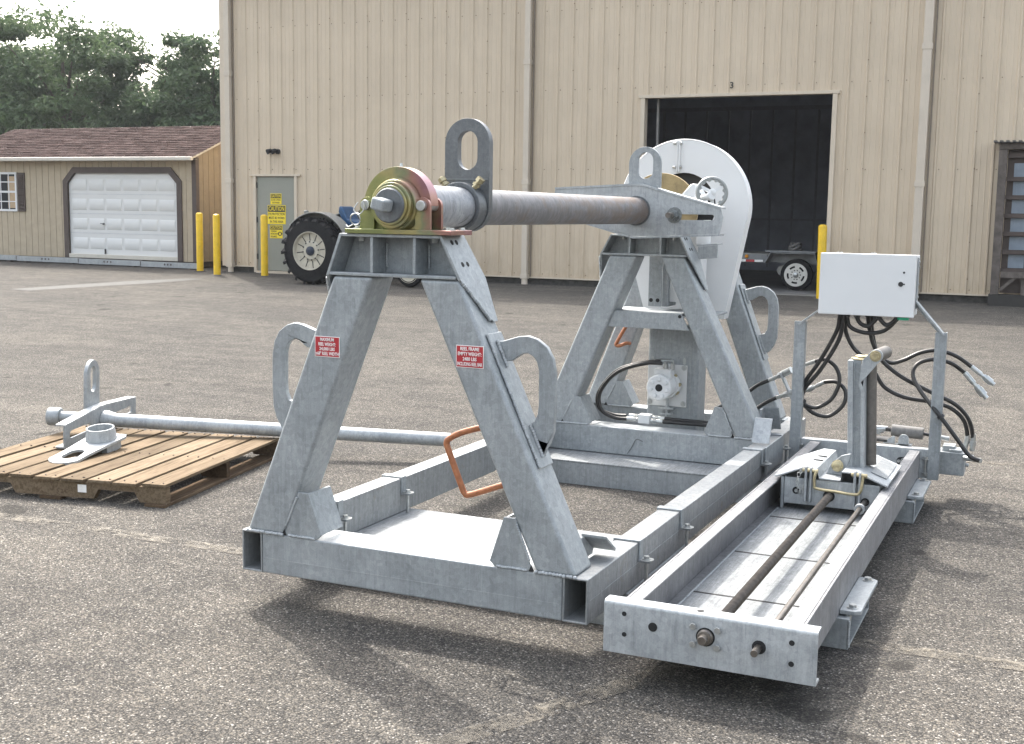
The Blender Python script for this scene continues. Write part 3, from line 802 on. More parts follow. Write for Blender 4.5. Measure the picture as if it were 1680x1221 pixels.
# galvanized beams lying along the front of the shed
bp = [(-23.3, -20.50, 'far left galvanized beam lying along the shed, below the shed window'), (-20.47, -18.50, 'galvanized beam lying below the left end of the white garage door'),
      (-18.47, -16.60, 'galvanized beam lying below the right end of the white garage door'), (-16.57, -14.92, 'galvanized beam lying along the shed, ending behind the yellow bollard')]
for i, (xa, xb, lb) in enumerate(bp):
    t = thing('steel_beam', lb, 'beam', ((xa + xb) / 2, 18.3, 0.1), group='galvanized beams along the shed')
    zt = 0.262 - 0.008 * i
    b = MB(); hs = [circle(xa + (xb - xa) * (0.42 + 0.055 * q), zt - 0.05, 0.026, 10) for q in range(3)]
    b.xz([(xa, zt - 0.118), (xb, zt - 0.118), (xb, zt), (xa, zt)], 18.24, 18.25, hs); b.box(xa, xb, 18.2505, 18.35, zt - 0.01, zt); b.box(xa, xb, 18.2505, 18.35, zt - 0.118, zt - 0.108)
    b.build('channel', GALV_L, t)
    b = MB()
    for xx in (xa + 0.2, xb - 0.3): b.box(xx, xx + 0.1, 18.255, 18.36, 0.09, zt - 0.119)
    b.build('block', OLDWOOD, t)

# ---------------------------------------------------------------- weathered timber rack at the right
rk = thing('timber_rack', 'weathered timber lean-to rack with rows of grey blue panes', 'rack', (2.4, 17.8, 0.1))
RY = 17.75
b = MB(); b.box(1.95, 2.08, RY - 0.06, RY + 0.06, 0.28, 2.66); b.build('post', OLDWOOD, rk, 0.006)
b = MB(); b.box(3.50, 3.63, RY - 0.06, RY + 0.06, 0.28, 2.66); b.build('post', OLDWOOD, rk, 0.006)
b = MB(); b.box(1.95, 3.65, RY - 0.07, RY + 0.07, 2.662, 2.76); b.build('header', OLDWOOD, rk, 0.005)
b = MB()
for k in range(20): xx = 1.86 + k * 0.095; b.box(xx, xx + 0.05, RY - 0.16, RY + 0.33, 2.775, 2.80); b.box(xx + 0.05, xx + 0.095, RY - 0.16, RY + 0.33, 2.762, 2.778)
b.build('roof_sheet', mat_flat('dark roof metal', (0.10, 0.095, 0.09), 0.5, 0.3), rk)
for r in range(6):
    z = 0.72 + r * 0.30
    for c in range(5):
        xx = 2.19 + c * 0.275; b = MB(); b.box(xx, xx + 0.245, RY + 0.10, RY + 0.115, z, z + 0.22)
        for q in range(3): b.box(xx + 0.03 + q * 0.075, xx + 0.06 + q * 0.075, RY + 0.092, RY + 0.0995, z, z + 0.22)
        b.build('pane', PANE, rk)
    b = MB(); b.box(2.085, 3.49, RY + 0.02, RY + 0.09, z - 0.07, z - 0.005); b.build('shelf_rail', BROWN, rk)
b = MB(); b.box(2.085, 3.49, RY + 0.02, RY + 0.09, 2.53, 2.60); b.build('shelf_rail', BROWN, rk)
b = MB(); b.box(2.085, 3.49, RY + 0.13, RY + 0.15, 0.3, 2.66); b.build('back_board', BROWN, rk)
b = MB(); b.box(2.10, 3.5, RY - 0.10, RY - 0.061, 0.56, 0.66); b.build('bench_board', OLDWOOD, rk, 0.004)
b = MB(); b.bar((2.10, RY - 0.04, 0.36), (2.36, RY - 0.04, 0.60), 0.05, 0.09, (0, 1, 0)); b.build('brace', OLDWOOD, rk)
b = MB(); b.box(2.42, 3.5, RY - 0.03, RY + 0.0, 0.28, 0.55); b.build('lower_board', OLDWOOD, rk)
b = MB(); b.box(1.93, 3.66, RY - 0.13, RY + 0.2, 0.05, 0.278); b.build('sill', mat_flat('black timber', (0.03, 0.028, 0.026), 0.8), rk)

# ---------------------------------------------------------------- trees
def tree(name, label, x, y, h, r, seed, m, n=15000, group='trees behind the shed'):
    q = random.Random(seed)
    t = thing(name, label, 'tree', (x, y, 0.1), group=group)
    b = MB()
    b.lathe((x, y, 0.0), (0, 0, 1), [(0.42, 0), (0.33, 0.6), (0.27, h * 0.3), (0.16, h * 0.55), (0.05, h * 0.85)], 10)
    for k in range(16):
        a = q.random() * 6.28; z0 = h * (0.22 + 0.4 * q.random()); L = r * (0.6 + 0.35 * q.random())
        p0 = Vector((x, y, z0)); p1 = p0 + Vector((math.cos(a) * L, math.sin(a) * L, h * (0.12 + 0.18 * q.random())))
        b.cyl(p0, p0.lerp(p1, .55) + Vector((0, 0, .3)), 0.12, 0.07, 7); b.cyl(p0.lerp(p1, .55) + Vector((0, 0, .3)), p1, 0.07, 0.02, 6)
    b.build('trunk', BARK, t)
    V, F = [], []
    nclu = 120
    clus = []
    for k in range(nclu):
        a = q.random() * 6.283; u = q.random() * 2 - 1; rr = (q.random() ** 0.38)
        zc = 0.60 * h + u * 0.40 * h * rr
        wid = math.sqrt(max(0.05, 1 - (u * rr) ** 2)) * (1.0 if u < 0.2 else 0.92)
        clus.append((x + math.cos(a) * r * rr * wid, y + math.sin(a) * r * rr * wid, zc, r * (0.11 + 0.15 * q.random())))
    for k in range(n):
        cx_, cy_, cz_, cr_ = clus[q.randrange(nclu)]
        d = Vector((q.gauss(0, 1), q.gauss(0, 1), q.gauss(0, .75)))
        d = d.normalized() * cr_ * (q.random() ** 0.4) * (1 + 0.25 * q.random())
        c = Vector((cx_, cy_, cz_)) + Vector((d.x, d.y, (d.z if d.z > 0 else d.z * 0.6) * 0.85))
        if c.z < 0.12 * h: continue
        nrm = (d.normalized() * 0.6 + Vector((q.gauss(0, .6), q.gauss(0, .6), 0.5 + q.gauss(0, .5)))).normalized()
        e1 = nrm.orthogonal().normalized(); e1 = (Matrix.Rotation(q.random() * 6.28, 3, nrm) @ e1); e2 = nrm.cross(e1)
        L = 0.10 + 0.10 * q.random(); W = L * 0.45
        i = len(V)
        V += [tuple(c - e1 * L), tuple(c - e2 * W + nrm * 0.02), tuple(c + e1 * L - nrm * 0.05), tuple(c + e2 * W + nrm * 0.02)]
        F.append((i, i + 1, i + 2, i + 3))
    me = bpy.data.meshes.new('crown'); me.from_pydata([(a - t.location.x, b_ - t.location.y, c_ - t.location.z) for a, b_, c_ in V], [], F)
    me.materials.append(m); o = bpy.data.objects.new('crown', me); COL.objects.link(o); o.parent = t
tree('broadleaf_tree', 'large broadleaf tree farthest left behind the shed', -51.0, 46, 11.3, 5.2, 1, LEAF, 34000)
tree('broadleaf_tree', 'tallest broad tree behind the middle of the shed roof', -44.0, 44, 10.9, 5.4, 2, LEAF, 38000)
tree('broadleaf_tree', 'darker leafy tree behind the right end of the shed roof', -36.2, 46, 10.0, 4.3, 3, LEAF2, 30000)
tree('broadleaf_tree', 'low dark tree in the gap between the taller trees', -40.2, 51, 8.2, 4.4, 4, LEAF2, 22000)
tree('broadleaf_tree', 'leafy tree behind the warehouse corner, nearest the warehouse', -32.2, 48, 9.8, 3.8, 5, LEAF, 22000)

# cracks and patch marks in the old asphalt
CRACK = mat_flat('crack filler dirt', (0.012, 0.0115, 0.011), 0.9)
PATCH = mat_flat('worn pale asphalt', (0.050, 0.048, 0.045), 0.9, 0, 0.3, 14)
def gz(y): return -0.15 if y < 5 else min(0.10, -0.15 + 0.25 * (y - 5) / 13)
def crack(pts, w, seed):
    q = random.Random(seed); P = []
    for (xa, ya), (xb, yb) in zip(pts, pts[1:]):
        n = max(4, int(math.hypot(xb - xa, yb - ya) / 0.09))
        for i in range(n): P.append((xa + (xb - xa) * i / n + q.uniform(-.022, .022), ya + (yb - ya) * i / n + q.uniform(-.03, .03)))
    b = MB(); prev = None
    for i, (x, y) in enumerate(P):
        ww = w * (0.35 + 0.9 * q.random()) * min(1, i / 4 + .15, (len(P) - 1 - i) / 4 + .15)
        cur = (b.bm.verts.new((x, y - ww, gz(y) + 0.0038)), b.bm.verts.new((x, y + ww, gz(y) + 0.0038)))
        if prev: b.face([prev[0], cur[0], cur[1], prev[1]])
        prev = cur
    return structure(b.build('asphalt_crack', CRACK))
for i_, (pts_, w_) in enumerate((
        ([(-12.24, 12.43), (-10.45, 12.45), (-9.99, 13.71)], 0.010), ([(-8.46, 11.46), (-7.96, 11.40), (-7.23, 11.48)], 0.012),
        ([(-0.38, 10.94), (-0.40, 12.37), (-0.33, 12.92), (-0.02, 14.59)], 0.012), ([(-0.15, 12.93), (-0.24, 13.98), (-0.17, 14.41)], 0.010),
        ([(-3.46, 11.15), (-2.73, 11.12), (-1.90, 10.94)], 0.010), ([(-7.22, 12.15), (-6.40, 12.26), (-5.73, 12.20)], 0.008),
        ([(-6.48, 13.38), (-5.78, 13.53), (-5.00, 14.72)], 0.010), ([(-13.69, 15.12), (-13.98, 16.57), (-14.26, 17.53)], 0.014),
        ([(-4.31, 11.30), (-3.38, 10.77)], 0.010), ([(-7.2, 11.48), (-5.6, 11.62), (-4.3, 11.32)], 0.008))):
    crack(pts_, w_, 40 + i_)
b = MB()
pp = [(-14.3, 12.2), (-13.75, 12.1), (-13.0, 14.7), (-12.9, 15.9), (-13.3, 15.9), (-13.8, 14.9)]
b.face([b.bm.verts.new((x, y, gz(y) + 0.0035)) for x, y in pp])
structure(b.build('asphalt_patch', PATCH))
# thin summer haze over the whole yard
b = MB(); b.box(-98, 74, -44, 114, -1.2, 14.5)
hm_ = bpy.data.materials.new('haze air'); hm_.use_nodes = True
hn = hm_.node_tree.nodes; hn.clear()
ho = hn.new('ShaderNodeOutputMaterial'); hv = hn.new('ShaderNodeVolumePrincipled')
hv.inputs['Color'].default_value = (0.92, 0.95, 1.0, 1); hv.inputs['Density'].default_value = 0.00038
hm_.node_tree.links.new(hv.outputs[0], ho.inputs['Volume'])
b.build('haze', hm_, kind='stuff')

# ---------------------------------------------------------------- reel frame
G0 = -0.15
W, TW, H, D = 1.563, 0.102, 0.175, 0.18
fr = thing('reel_stand', 'large galvanized reel stand with two A-frames, white guard wheel housing and bearing', 'reel stand', (0.78, 1.5, G0))
def hollow_rail(x0, x1, y0, y1, z0, z1, t=0.009):
    b = MB()
    o = [(x0, z0), (x1, z0), (x1, z1), (x0, z1)]; i = [(x0 + t, z0 + t), (x1 - t, z0 + t), (x1 - t, z1 - t), (x0 + t, z1 - t)]
    A = [b.bm.verts.new((u, y0, v)) for u, v in o]; B = [b.bm.verts.new((u, y1, v)) for u, v in o]
    C = [b.bm.verts.new((u, y0, v)) for u, v in i]; E = [b.bm.verts.new((u, y1, v)) for u, v in i]
    for k in range(4):
        j = (k + 1) % 4
        b.face([A[k], A[j], B[j], B[k]]); b.face([C[j], C[k], E[k], E[j]]); b.face([A[j], A[k], C[k], C[j]]); b.face([B[k], B[j], E[j], E[k]])
    return b
hollow_rail(0, TW, 0, 4.10, 0, H).build('side_rail', GALV_S, fr, 0.004, 2)
hollow_rail(W - TW, W, 0, 4.10, 0, H).build('side_rail', GALV_S, fr, 0.004, 2)
b = MB(); b.box(TW + 0.001, W - TW - 0.001, 0.0, D, 0.001, H - 0.001); b.build('base_beam', GALV, fr, 0.007, 3)
b = MB(); b.box(TW + 0.001, W - TW - 0.001, 3.113, 3.113 + D, 0.001, H - 0.001); b.build('base_beam', GALV, fr, 0.007, 3)
b = MB(); b.box(TW + 0.001, W - TW - 0.001, 3.95, 4.09, 0.001, H - 0.001); b.build('base_beam', GALV, fr, 0.007, 3)
# wide fork pockets on the ground
for ya, yb in ((0.44, 1.28), (2.81, 3.66)):
    b = MB(); b.box(-0.02, W + 0.01, ya, yb, -0.014, -0.002); po = b.build('fork_pocket', PLATE, fr, 0.003)
    b = MB(); b.box(-0.02, W + 0.01, ya + 0.002, ya + 0.012, G0 + 0.012, -0.0145); b.box(-0.02, W + 0.01, yb - 0.012, yb - 0.002, G0 + 0.012, -0.0145)
    b.box(-0.02, W + 0.01, ya + 0.002, yb - 0.002, G0 + 0.001, G0 + 0.0115); b.build('pocket_side', GALV, po)
# clamps round the rails
for y in (0.60, 1.19, 2.80, 3.34):
    for x0, x1, s in ((0, TW, 1), (W - TW, W, 1)):
        b = MB(); y0, y1 = y - 0.022, y + 0.022
        b.xz([(x0 - 0.008, -0.001), (x0 - 0.008, H + 0.009), (x1 + 0.008, H + 0.009), (x1 + 0.008, H - 0.075), (x1 + 0.052, H - 0.075), (x1 + 0.052, H - 0.083), (x1 + 0.0005, H - 0.083),
              (x1 + 0.0005, H + 0.0005), (x0 - 0.0005, H + 0.0005), (x0 - 0.0005, -0.001)], y0, y1)
        cl = b.build('clamp', GALV, fr, 0.002)
        b = MB(); cx_ = x1 + 0.031
        b.cyl((cx_, y, H - 0.074), (cx_, y, H - 0.0715), 0.031, n=18); b.bolt((cx_, y, H - 0.0715), (0, 0, 1), 0.013, 0.011); b.cyl((cx_, y, -0.02), (cx_, y, H - 0.084), 0.008, n=10)
        b.build('clamp_bolt', ZINC, cl)
# weld beads
def bead(name, pts, r, parent, m=GALV_L, step=0.009):
    b = MB(); P = smooth(pts, 1) if len(pts) > 2 else [Vector(p) for p in pts]
    rr = []
    for a, c in zip(P, P[1:]):
        n = max(2, int((c - a).length / step))
        for i in range(n):
            q = a.lerp(c, (i + 0.5) / n) + Vector((R.uniform(-1, 1), R.uniform(-1, 1), R.uniform(-1, 1))) * r * 0.12
            d = (c - a).normalized()
            b.lathe(q - d * step * 0.5, d, [(r * 0.72, 0), (r * (0.95 + 0.15 * R.random()), step * 0.5), (r * 0.72, step)], 7)
    return b.build(name, m, parent, smooth_ang=60, kind='stuff')

def leg(x0b, x1b, x0t, x1t, y0, y1, zb, zt):
    b = MB(); b.xz([(x0b, zb), (x1b, zb), (x1t, zt), (x0t, zt)], y0, y1)
    return b.build('leg', GALV, fr, 0.016, 3)
ZL = 1.262
def lerp(a, c, t): return a + (c - a) * t
# front A-frame
LEGS = {}
LEGS['fl'] = leg(0.026, 0.211, 0.457, 0.638, 0.001, D, H, ZL)
LEGS['fr'] = leg(1.350, 1.515, 0.841, 1.013, 0.001, D, H, ZL)
# rear pair
Y2 = 3.113
LEGS['bl'] = leg(0.030, 0.215, 0.487, 0.667, Y2, Y2 + D, H, ZL)
LEGS['br'] = leg(1.325, 1.500, 0.815, 0.970, Y2, Y2 + D, H, ZL)
Y3 = 3.93
LEGS['cl'] = leg(0.03, 0.215, 0.40, 0.56, Y3, Y3 + D - 0.01, H, 1.15)
LEGS['cr'] = leg(1.27, 1.435, 0.87, 1.03, Y3, Y3 + D - 0.01, H, 1.25)

def head(xl0, xr0, xl1, xr1, z0, z1, y0, y1, ribs, tip):
    t = 0.013
    b = MB(); b.box(xl1 - 0.004, xr1 + 0.004, y0, y1, z1 - t, z1); hd = b.build('head', GALV, fr, 0.003)
    b = MB(); b.box(xl0, xr0, y0 - 0.003, y1, z0 - t, z0); b.build('bottom_plate', GALV, hd, 0.003)
    zz1 = z1 - t - 0.0005
    def xl(z): return lerp(xl0, xl1, (z - z0) / (z1 - z0))
    def xr(z): return lerp(xr0, xr1, (z - z0) / (z1 - z0))
    b = MB(); b.xz([(xl(z0) + 0.002, z0 + 0.0005), (xr(z0) - 0.002, z0 + 0.0005), (xr(zz1) - 0.002, zz1), (xl(zz1) + 0.002, zz1)], y0 + (y1 - y0) * 0.55, y0 + (y1 - y0) * 0.55 + t)
    b.build('web', GALV, hd)
    for f, s in ((xl, -1), (xr, 1)):
        # slanted outer plate: full depth above, tapering down along the leg
        zt_, zb_ = z1 - 0.001, z0 - t
        up = (f(zt_), zt_); mid = (f(zb_), zb_)
        leg_x = (lambda z: lerp(0.457, 0.026, (ZL - z) / (ZL - H)) - 0.001) if s < 0 else (lambda z: lerp(1.013, 1.515, (ZL - z) / (ZL - H)) + 0.001)
        if y0 > 2: leg_x = (lambda z: lerp(0.487, 0.030, (ZL - z) / (ZL - H)) - 0.001) if s < 0 else (lambda z: lerp(0.970, 1.500, (ZL - z) / (ZL - H)) + 0.001)
        tz = tip
        x_t = leg_x(tz)
        b = MB(); T = Vector((s * t, 0, 0))
        holes_y = []
        A = [Vector((up[0], y0, up[1])), Vector((up[0], y1, up[1])), Vector((mid[0], y1 + 0.03, mid[1])), Vector((x_t, y1 - 0.02, tz)), Vector((x_t, y1 - 0.06, tz)), Vector((mid[0], y0, mid[1]))]
        va = [b.bm.verts.new(p) for p in A]; vb = [b.bm.verts.new(p + T) for p in A]
        for l in (va, vb):
            b.face([l[0], l[1], l[2], l[5]]); b.face([l[5], l[2], l[3], l[4]])
        for i in range(6): b.face([va[i], va[(i + 1) % 6], vb[(i + 1) % 6], vb[i]])
        sp = b.build('side_plate', GALV, hd, 0.002)
        b = MB()
        for (yy, zz) in ((0.32, 0.82), (0.52, 0.82), (0.38, 0.28), (0.60, 0.28)):
            z_ = z0 + (z1 - z0) * zz; y_ = y0 + (y1 - y0) * yy; sl = Vector((f(z1) - f(z0), 0, z1 - z0)).normalized(); nrm = Vector((sl.z * s, 0, -sl.x * s))
            p = Vector((f(z_) + s * t, y_, z_)); b.cyl(p - nrm * 0.001, p + nrm * 0.0012, 0.0105, n=14)
        b.build('bolt_hole', DARK, sp)
        bead('weld', [(mid[0] + s * (t + 0.002), y0 + 0.012, mid[1] - 0.01), (x_t + s * (t * .6), y1 - 0.075, tz + 0.006)], 0.008, hd)
    for x in ribs:
        b = MB(); b.box(x - t / 2, x + t / 2, y0 + 0.001, y0 + (y1 - y0) * 0.55 - 0.0005, z0 + 0.0005, zz1); b.build('rib', GALV, hd, 0.002)
        bead('weld', [(x + 0.012, y0 + (y1 - y0) * 0.53, z0 + 0.02), (x + 0.012, y0 + (y1 - y0) * 0.53, zz1 - 0.025)], 0.006, hd)
    b = MB()
    for x in (lerp(xl1, xr1, 0.13), lerp(xl1, xr1, 0.9)): b.bolt((x, y0 + 0.055, zz1), (0, 0, -1), 0.013, 0.014)
    b.build('nut', ZINC, hd)
    return hd
head(0.443, 1.003, 0.500, 0.926, 1.2755, 1.428, 0.0, D + 0.01, (0.633, 0.822), 1.100)
head(0.440, 0.985, 0.504, 0.929, 1.2755, 1.393, Y2, Y2 + D + 0.01, (0.615, 0.815), 1.06)
b = MB(); b.box(0.39, 1.0, Y3, Y3 + 0.17, 1.2505, 1.29); b.build('cap_plate', GALV, fr, 0.003)

# gussets at the leg feet: folded plates with a corner nipped off
def gusset(xa, za, xb, y0, y1, s):
    # slanted plate from (xa,za) on the leg down to xb on the beam
    b = MB(); t = 0.012
    b.xz([(xa, za), (xa + s * 0.05, za), (xb, H + 0.02), (xb - s * 0.02, H + 0.001), (lerp(xa, xa - s * 0.07, 1), H + 0.001)], y0 + 0.001, y0 + t)
    g = b.build('gusset', GALV, fr, 0.002)
    b = MB(); P0, P1 = Vector((xa + s * 0.05, 0, za)), Vector((xb, 0, H + 0.02)); d = (P1 - P0).normalized(); n = Vector((d.z, 0, -d.x)) * s * -1
    pts = [(xa + s * 0.049, za - 0.002), (xb - s * 0.001, H + 0.0195), (xb - s * 0.013, H + 0.0195), (xa + s * 0.036, za - 0.002)]
    b.xz(pts, y0 + t + 0.0005, y1 - 0.01); b.build('fold', GALV, g, 0.002)
    b = MB(); b.xz([(xa - s * 0.07 + s * 0.012, H + 0.0013), (xa - s * 0.07 - s * 0.012, H + 0.0013), (xa - s * 0.07 + s * 0.002, H + 0.026)], y0 - 0.0015, y0 + 0.0008); b.build('notch', DARK, g)
    bead('weld', [(xa - s * 0.05, y0, H + 0.003), (xb - s * 0.03, y0, H + 0.003)], 0.007, g)
    bead('weld', [(xa - s * 0.004, y0, za - 0.02), (xa - s * 0.06, y0, H + 0.04)], 0.006, g)
gusset(0.284, 0.365, 0.395, 0.0, D, 1)
gusset(1.265, 0.372, 1.158, 0.0, D, -1)
gusset(0.262, 0.352, 0.395, Y2, Y2 + D, 1)
gusset(1.243, 0.358, 1.130, Y2, Y2 + D, -1)
gusset(0.262, 0.352, 0.395, Y3, Y3 + D - 0.02, 1)
gusset(1.20, 0.352, 1.09, Y3, Y3 + D - 0.02, -1)
# gussets from the legs back onto the rails
def rail_gusset(x0, x1, y0, za, L):
    b = MB(); t = 0.012
    b.yz([(y0 + 0.002, H + 0.001), (y0 + L, H + 0.001), (y0 + L + 0.01, H + 0.02), (y0 + 0.06, za), (y0 + 0.002, za)], x0, x0 + t)
    g = b.build('rail_gusset', GALV, fr, 0.002)
    b = MB(); b.plate([(y0 + L + 0.01, H + 0.02), (y0 + 0.06, za), (y0 + 0.06, za + 0.012), (y0 + L + 0.012, H + 0.033)], lambda u, v: (x0, u, v), lambda u, v: (x1, u, v)); b.build('fold', GALV, g, 0.002)
rail_gusset(1.44, 1.545, D, 0.268, 0.16); rail_gusset(0.02, 0.12, D, 0.335, 0.14)
rail_gusset(1.43, 1.535, Y2 + D, 0.335, 0.14); rail_gusset(0.02, 0.12, Y2 + D, 0.335, 0.14)
b = MB(); b.plate([(0, 0), (0.105, 0), (0.105, 0.012), (0, 0.012)], lambda u, v: (W - TW + 0.0 + u, 3.10 - 0.13 + v, H + 0.01), lambda u, v: (W - TW + 0.0 + u, 3.10 - 0.06 + v, H + 0.15)); b.build('rail_gusset', GALV_L, fr, 0.002)
b = MB(); b.box(W + 0.0095, W + 0.018, 2.83, 3.31, 0.03, H + 0.012); b.build('splice_plate', GALV, fr, 0.002)

# lifting handles (flame cut loops)
HO = [(1.150, 1.030), (1.219, 1.052), (1.262, 1.057), (1.300, 1.046), (1.340, 1.018), (1.365, 0.975), (1.376, 0.92), (1.378, 0.80), (1.374, 0.70), (1.360, 0.655), (1.338, 0.620), (1.316, 0.598)]
HI = [(1.292, 0.731), (1.306, 0.760), (1.310, 0.80), (1.308, 0.93), (1.300, 0.958), (1.285, 0.980), (1.262, 0.991), (1.238, 0.986), (1.195, 0.957)]
def handle(xf, zf, y0, y1, edge):
    # edge(z): outer face of the leg
    z_hi, z_lo = 1.03, 0.598
    sg = 1 if edge(0.6) > 0.7 else -1
    o = [(xf(x), zf(z)) for x, z in HO]; o = [(max(x * sg, edge(z) * sg + 0.003) * sg, z) for x, z in o]; i = [(xf(x), zf(z)) for x, z in HI]
    b = MB()
    poly = o + [(edge(o[-1][1] + 0.005), o[-1][1] + 0.005), (edge(i[0][1] - 0.01), i[0][1] - 0.01)] + i + [(edge(i[-1][1]), i[-1][1]), (edge(o[0][1]), o[0][1])]
    # split into two strips so the loop stays a clean outline
    b.xz(poly, y0, y1)
    h = b.build('handle', GALV, fr, 0.004)
    return h
def edge_fr(z): return lerp(1.515, 1.013, (z - H) / (ZL - H)) + 0.0125
def edge_fl(z): return lerp(0.026, 0.457, (z - H) / (ZL - H)) - 0.0125
def edge_cr(z): return lerp(1.435, 1.03, (z - H) / (1.25 - H)) + 0.0125
ident = lambda v: v
h1 = handle(ident, ident, 0.095, 0.121, edge_fr)
h2 = handle(lambda x: 0.096 + (1.376 - x) * 0.96, lambda z: z - 0.004, 0.095, 0.121, edge_fl)
h3 = handle(lambda x: x - 0.012, lambda z: z * 0.97 + 0.028, Y3 + 0.08, Y3 + 0.106, edge_cr)
for hh, ed, s, y0 in ((h1, edge_fr, 1, 0.05), (h2, edge_fl, -1, 0.05), (h3, edge_cr, 1, Y3 + 0.035)):
    b = MB(); za, zb = 0.565, 1.06; th = 0.011 * s
    b.plate([(0, 0), (1, 0), (1, 1), (0, 1)], lambda u, v: (ed(lerp(za, zb, v)) - th, lerp(y0, y0 + 0.115, u), lerp(za, zb, v)), lambda u, v: (ed(lerp(za, zb, v)) + 0.0, lerp(y0, y0 + 0.115, u), lerp(za, zb, v)))
    b.build('pad', GALV, hh, 0.002)
    bead('weld', [(ed(za) - th * .4, y0 - 0.004, za), (ed(zb) - th * .4, y0 - 0.004, zb)], 0.0065, hh)
    bead('weld', [(ed(0.93) + 0.004 * s, y0 + 0.038, 0.935), (ed(1.03) + 0.004 * s, y0 + 0.038, 1.035)], 0.008, hh, step=0.011)
    bead('weld', [(ed(0.60) + 0.004 * s, y0 + 0.038, 0.60), (ed(0.72) + 0.004 * s, y0 + 0.038, 0.72)], 0.008, hh, step=0.011)

# red capacity plates with lettering
def cap_plate(x0, x1, z0, z1, rot, lines):
    b = MB(); b.box(x0, x1, -0.0026, -0.0003, z0, z1); p = b.build('capacity_plate', PRINT, fr)
    b = MB(); b.box(x0 + 0.0025, x1 - 0.0025, -0.0034, -0.0028, z0 + 0.0025, z1 - 0.0025); b.build('plate_face', RED, p)
    n = len(lines); hgt = (z1 - z0 - 0.008) / n
    for i, (t, f) in enumerate(lines):
        text('lettering', t, hgt * 0.98, ((x0 + x1) / 2, -0.0040, z1 - 0.004 - hgt * (i + 0.5)), PRINT, p, fit=(x1 - x0) * f)
cap_plate(0.373, 0.489, 0.934, 1.017, 0, [('MAXIMUM', 0.55), ('REEL WEIGHT:', 0.70), ('24,000 LBS', 0.62), ('\u226468" REEL WIDTH', 0.93)])
cap_plate(1.008, 1.124, 0.933, 1.018, 0, [('REEL FRAME', 0.68), ('EMPTY WEIGHT:', 0.86), ('2480 LBS', 0.50), ('INCLUDING REEL BAR', 0.90)])

# orange locking handles bent from bar
b = MB(); b.sweep([(1.10, 0.07, 0.700), (1.0, 0.07, 0.668), (0.945, 0.07, 0.638), (0.934, 0.07, 0.622), (0.941, 0.07, 0.595), (1.000, 0.07, 0.455), (1.014, 0.07, 0.430), (1.035, 0.07, 0.424), (1.13, 0.07, 0.460), (1.22, 0.07, 0.495)], 0.0125, 10, 4)
b.build('latch_bar', ORANGE, fr)
b = MB(); b.sweep([(0.43, 3.90, 0.82), (0.395, 3.88, 0.80), (0.35, 3.86, 0.745), (0.288, 3.86, 0.635), (0.285, 3.86, 0.612), (0.31, 3.86, 0.612), (0.345, 3.88, 0.628), (0.36, 3.925, 0.625)], 0.0125, 10, 4)
b.build('latch_bar', ORANGE, fr)

# front bearing
AX, AZ = 0.732, 1.538
be = None
b = MB(); b.box(0.520, 0.985, -0.012, D - 0.01, 1.4285, 1.4465); be = b.build('bearing', YZINC, fr, 0.002)
b = MB(); outer = arc(AX, AZ, 0.148, 0, 180, 30); inner = arc(AX, AZ, 0.060, 180, 0, 24)
b.xz(outer + inner, 0.028, 0.088); b.build('cap', YZINC, be, 0.003, 2)
b = MB(); b.xz([(AX - 0.115, 1.447), (AX + 0.115, 1.447), (AX + 0.115, AZ - 0.009), (AX + 0.06, AZ - 0.009)] + arc(AX, AZ - 0.002, 0.060, -8, -172, 16) + [(AX - 0.06, AZ - 0.009), (AX - 0.115, AZ - 0.009)], 0.026, 0.086)
b.build('saddle', YZINC, be, 0.003, 2)
b = MB(); b.lathe((AX, 0.026, AZ), (0, -1, 0), [(0.108, 0), (0.100, 0.022), (0.097, 0.028), (0.0605, 0.028), (0.0605, 0)], 40, True); b.pipe((AX, -0.024, AZ), (AX, -0.003, AZ), 0.088, 0.0605, 36); b.pipe((AX, -0.034, AZ), (AX, -0.0245, AZ), 0.076, 0.0605, 36); b.build('hub_ring', YZINC, be, 0.004, 2)
b = MB(); b.box(AX - 0.118, AX + 0.118, 0.04, 0.075, AZ - 0.012, AZ + 0.004); b.build('split_line', DARK, be)
for s in (-1, 1):
    cx_ = AX + s * 0.122
    for y0 in (0.006, 0.100):
        b = MB(); b.xz([(cx_ - 0.032, 1.447), (cx_ + 0.032, 1.447)] + arc(cx_, AZ, 0.032, 0, 180, 14), y0, y0 + 0.016); lu = b.build('pin_lug', YZINC, be, 0.003)
    b = MB(); b.cyl((cx_, -0.012, AZ), (cx_, 0.128, AZ), 0.020, n=20); b.build('pin', ZINC, be, 0.003)
b = MB(); b.sweep([(AX - 0.150, -0.015, AZ + 0.01), (AX - 0.165, -0.02, AZ - 0.02), (AX - 0.14, -0.022, AZ - 0.035), (AX - 0.118, -0.02, AZ - 0.012), (AX - 0.125, -0.018, AZ + 0.01)], 0.0025, 6, 5)
ringc = [(AX - 0.155 + 0.022 * math.cos(t), -0.025 - 0.004 * math.sin(t), AZ - 0.055 + 0.022 * math.sin(t)) for t in [k * 0.6 for k in range(11)]]
b.sweep(ringc, 0.0028, 6, 3); b.sweep([(AX - 0.165, -0.025, AZ - 0.075), (AX - 0.19, -0.02, AZ - 0.085), (AX - 0.205, -0.012, AZ - 0.078)], 0.0024, 6, 4)
b.build('lynch_pin', ZINC, be)
b = MB(); b.cyl((AX, 0.058, AZ + 0.147), (AX, 0.058, AZ + 0.162), 0.007, 0.005, 8); b.build('grease_nipple', ZINC, be)
b = MB()
for x, y in ((0.56, 0.14), (0.90, 0.12), (0.955, 0.05), (0.955, 0.14), (0.556, 0.03)): b.bolt((x, y, 1.4465), (0, 0, 1), 0.013, 0.007)
b.build('bolt', ZINC, be)
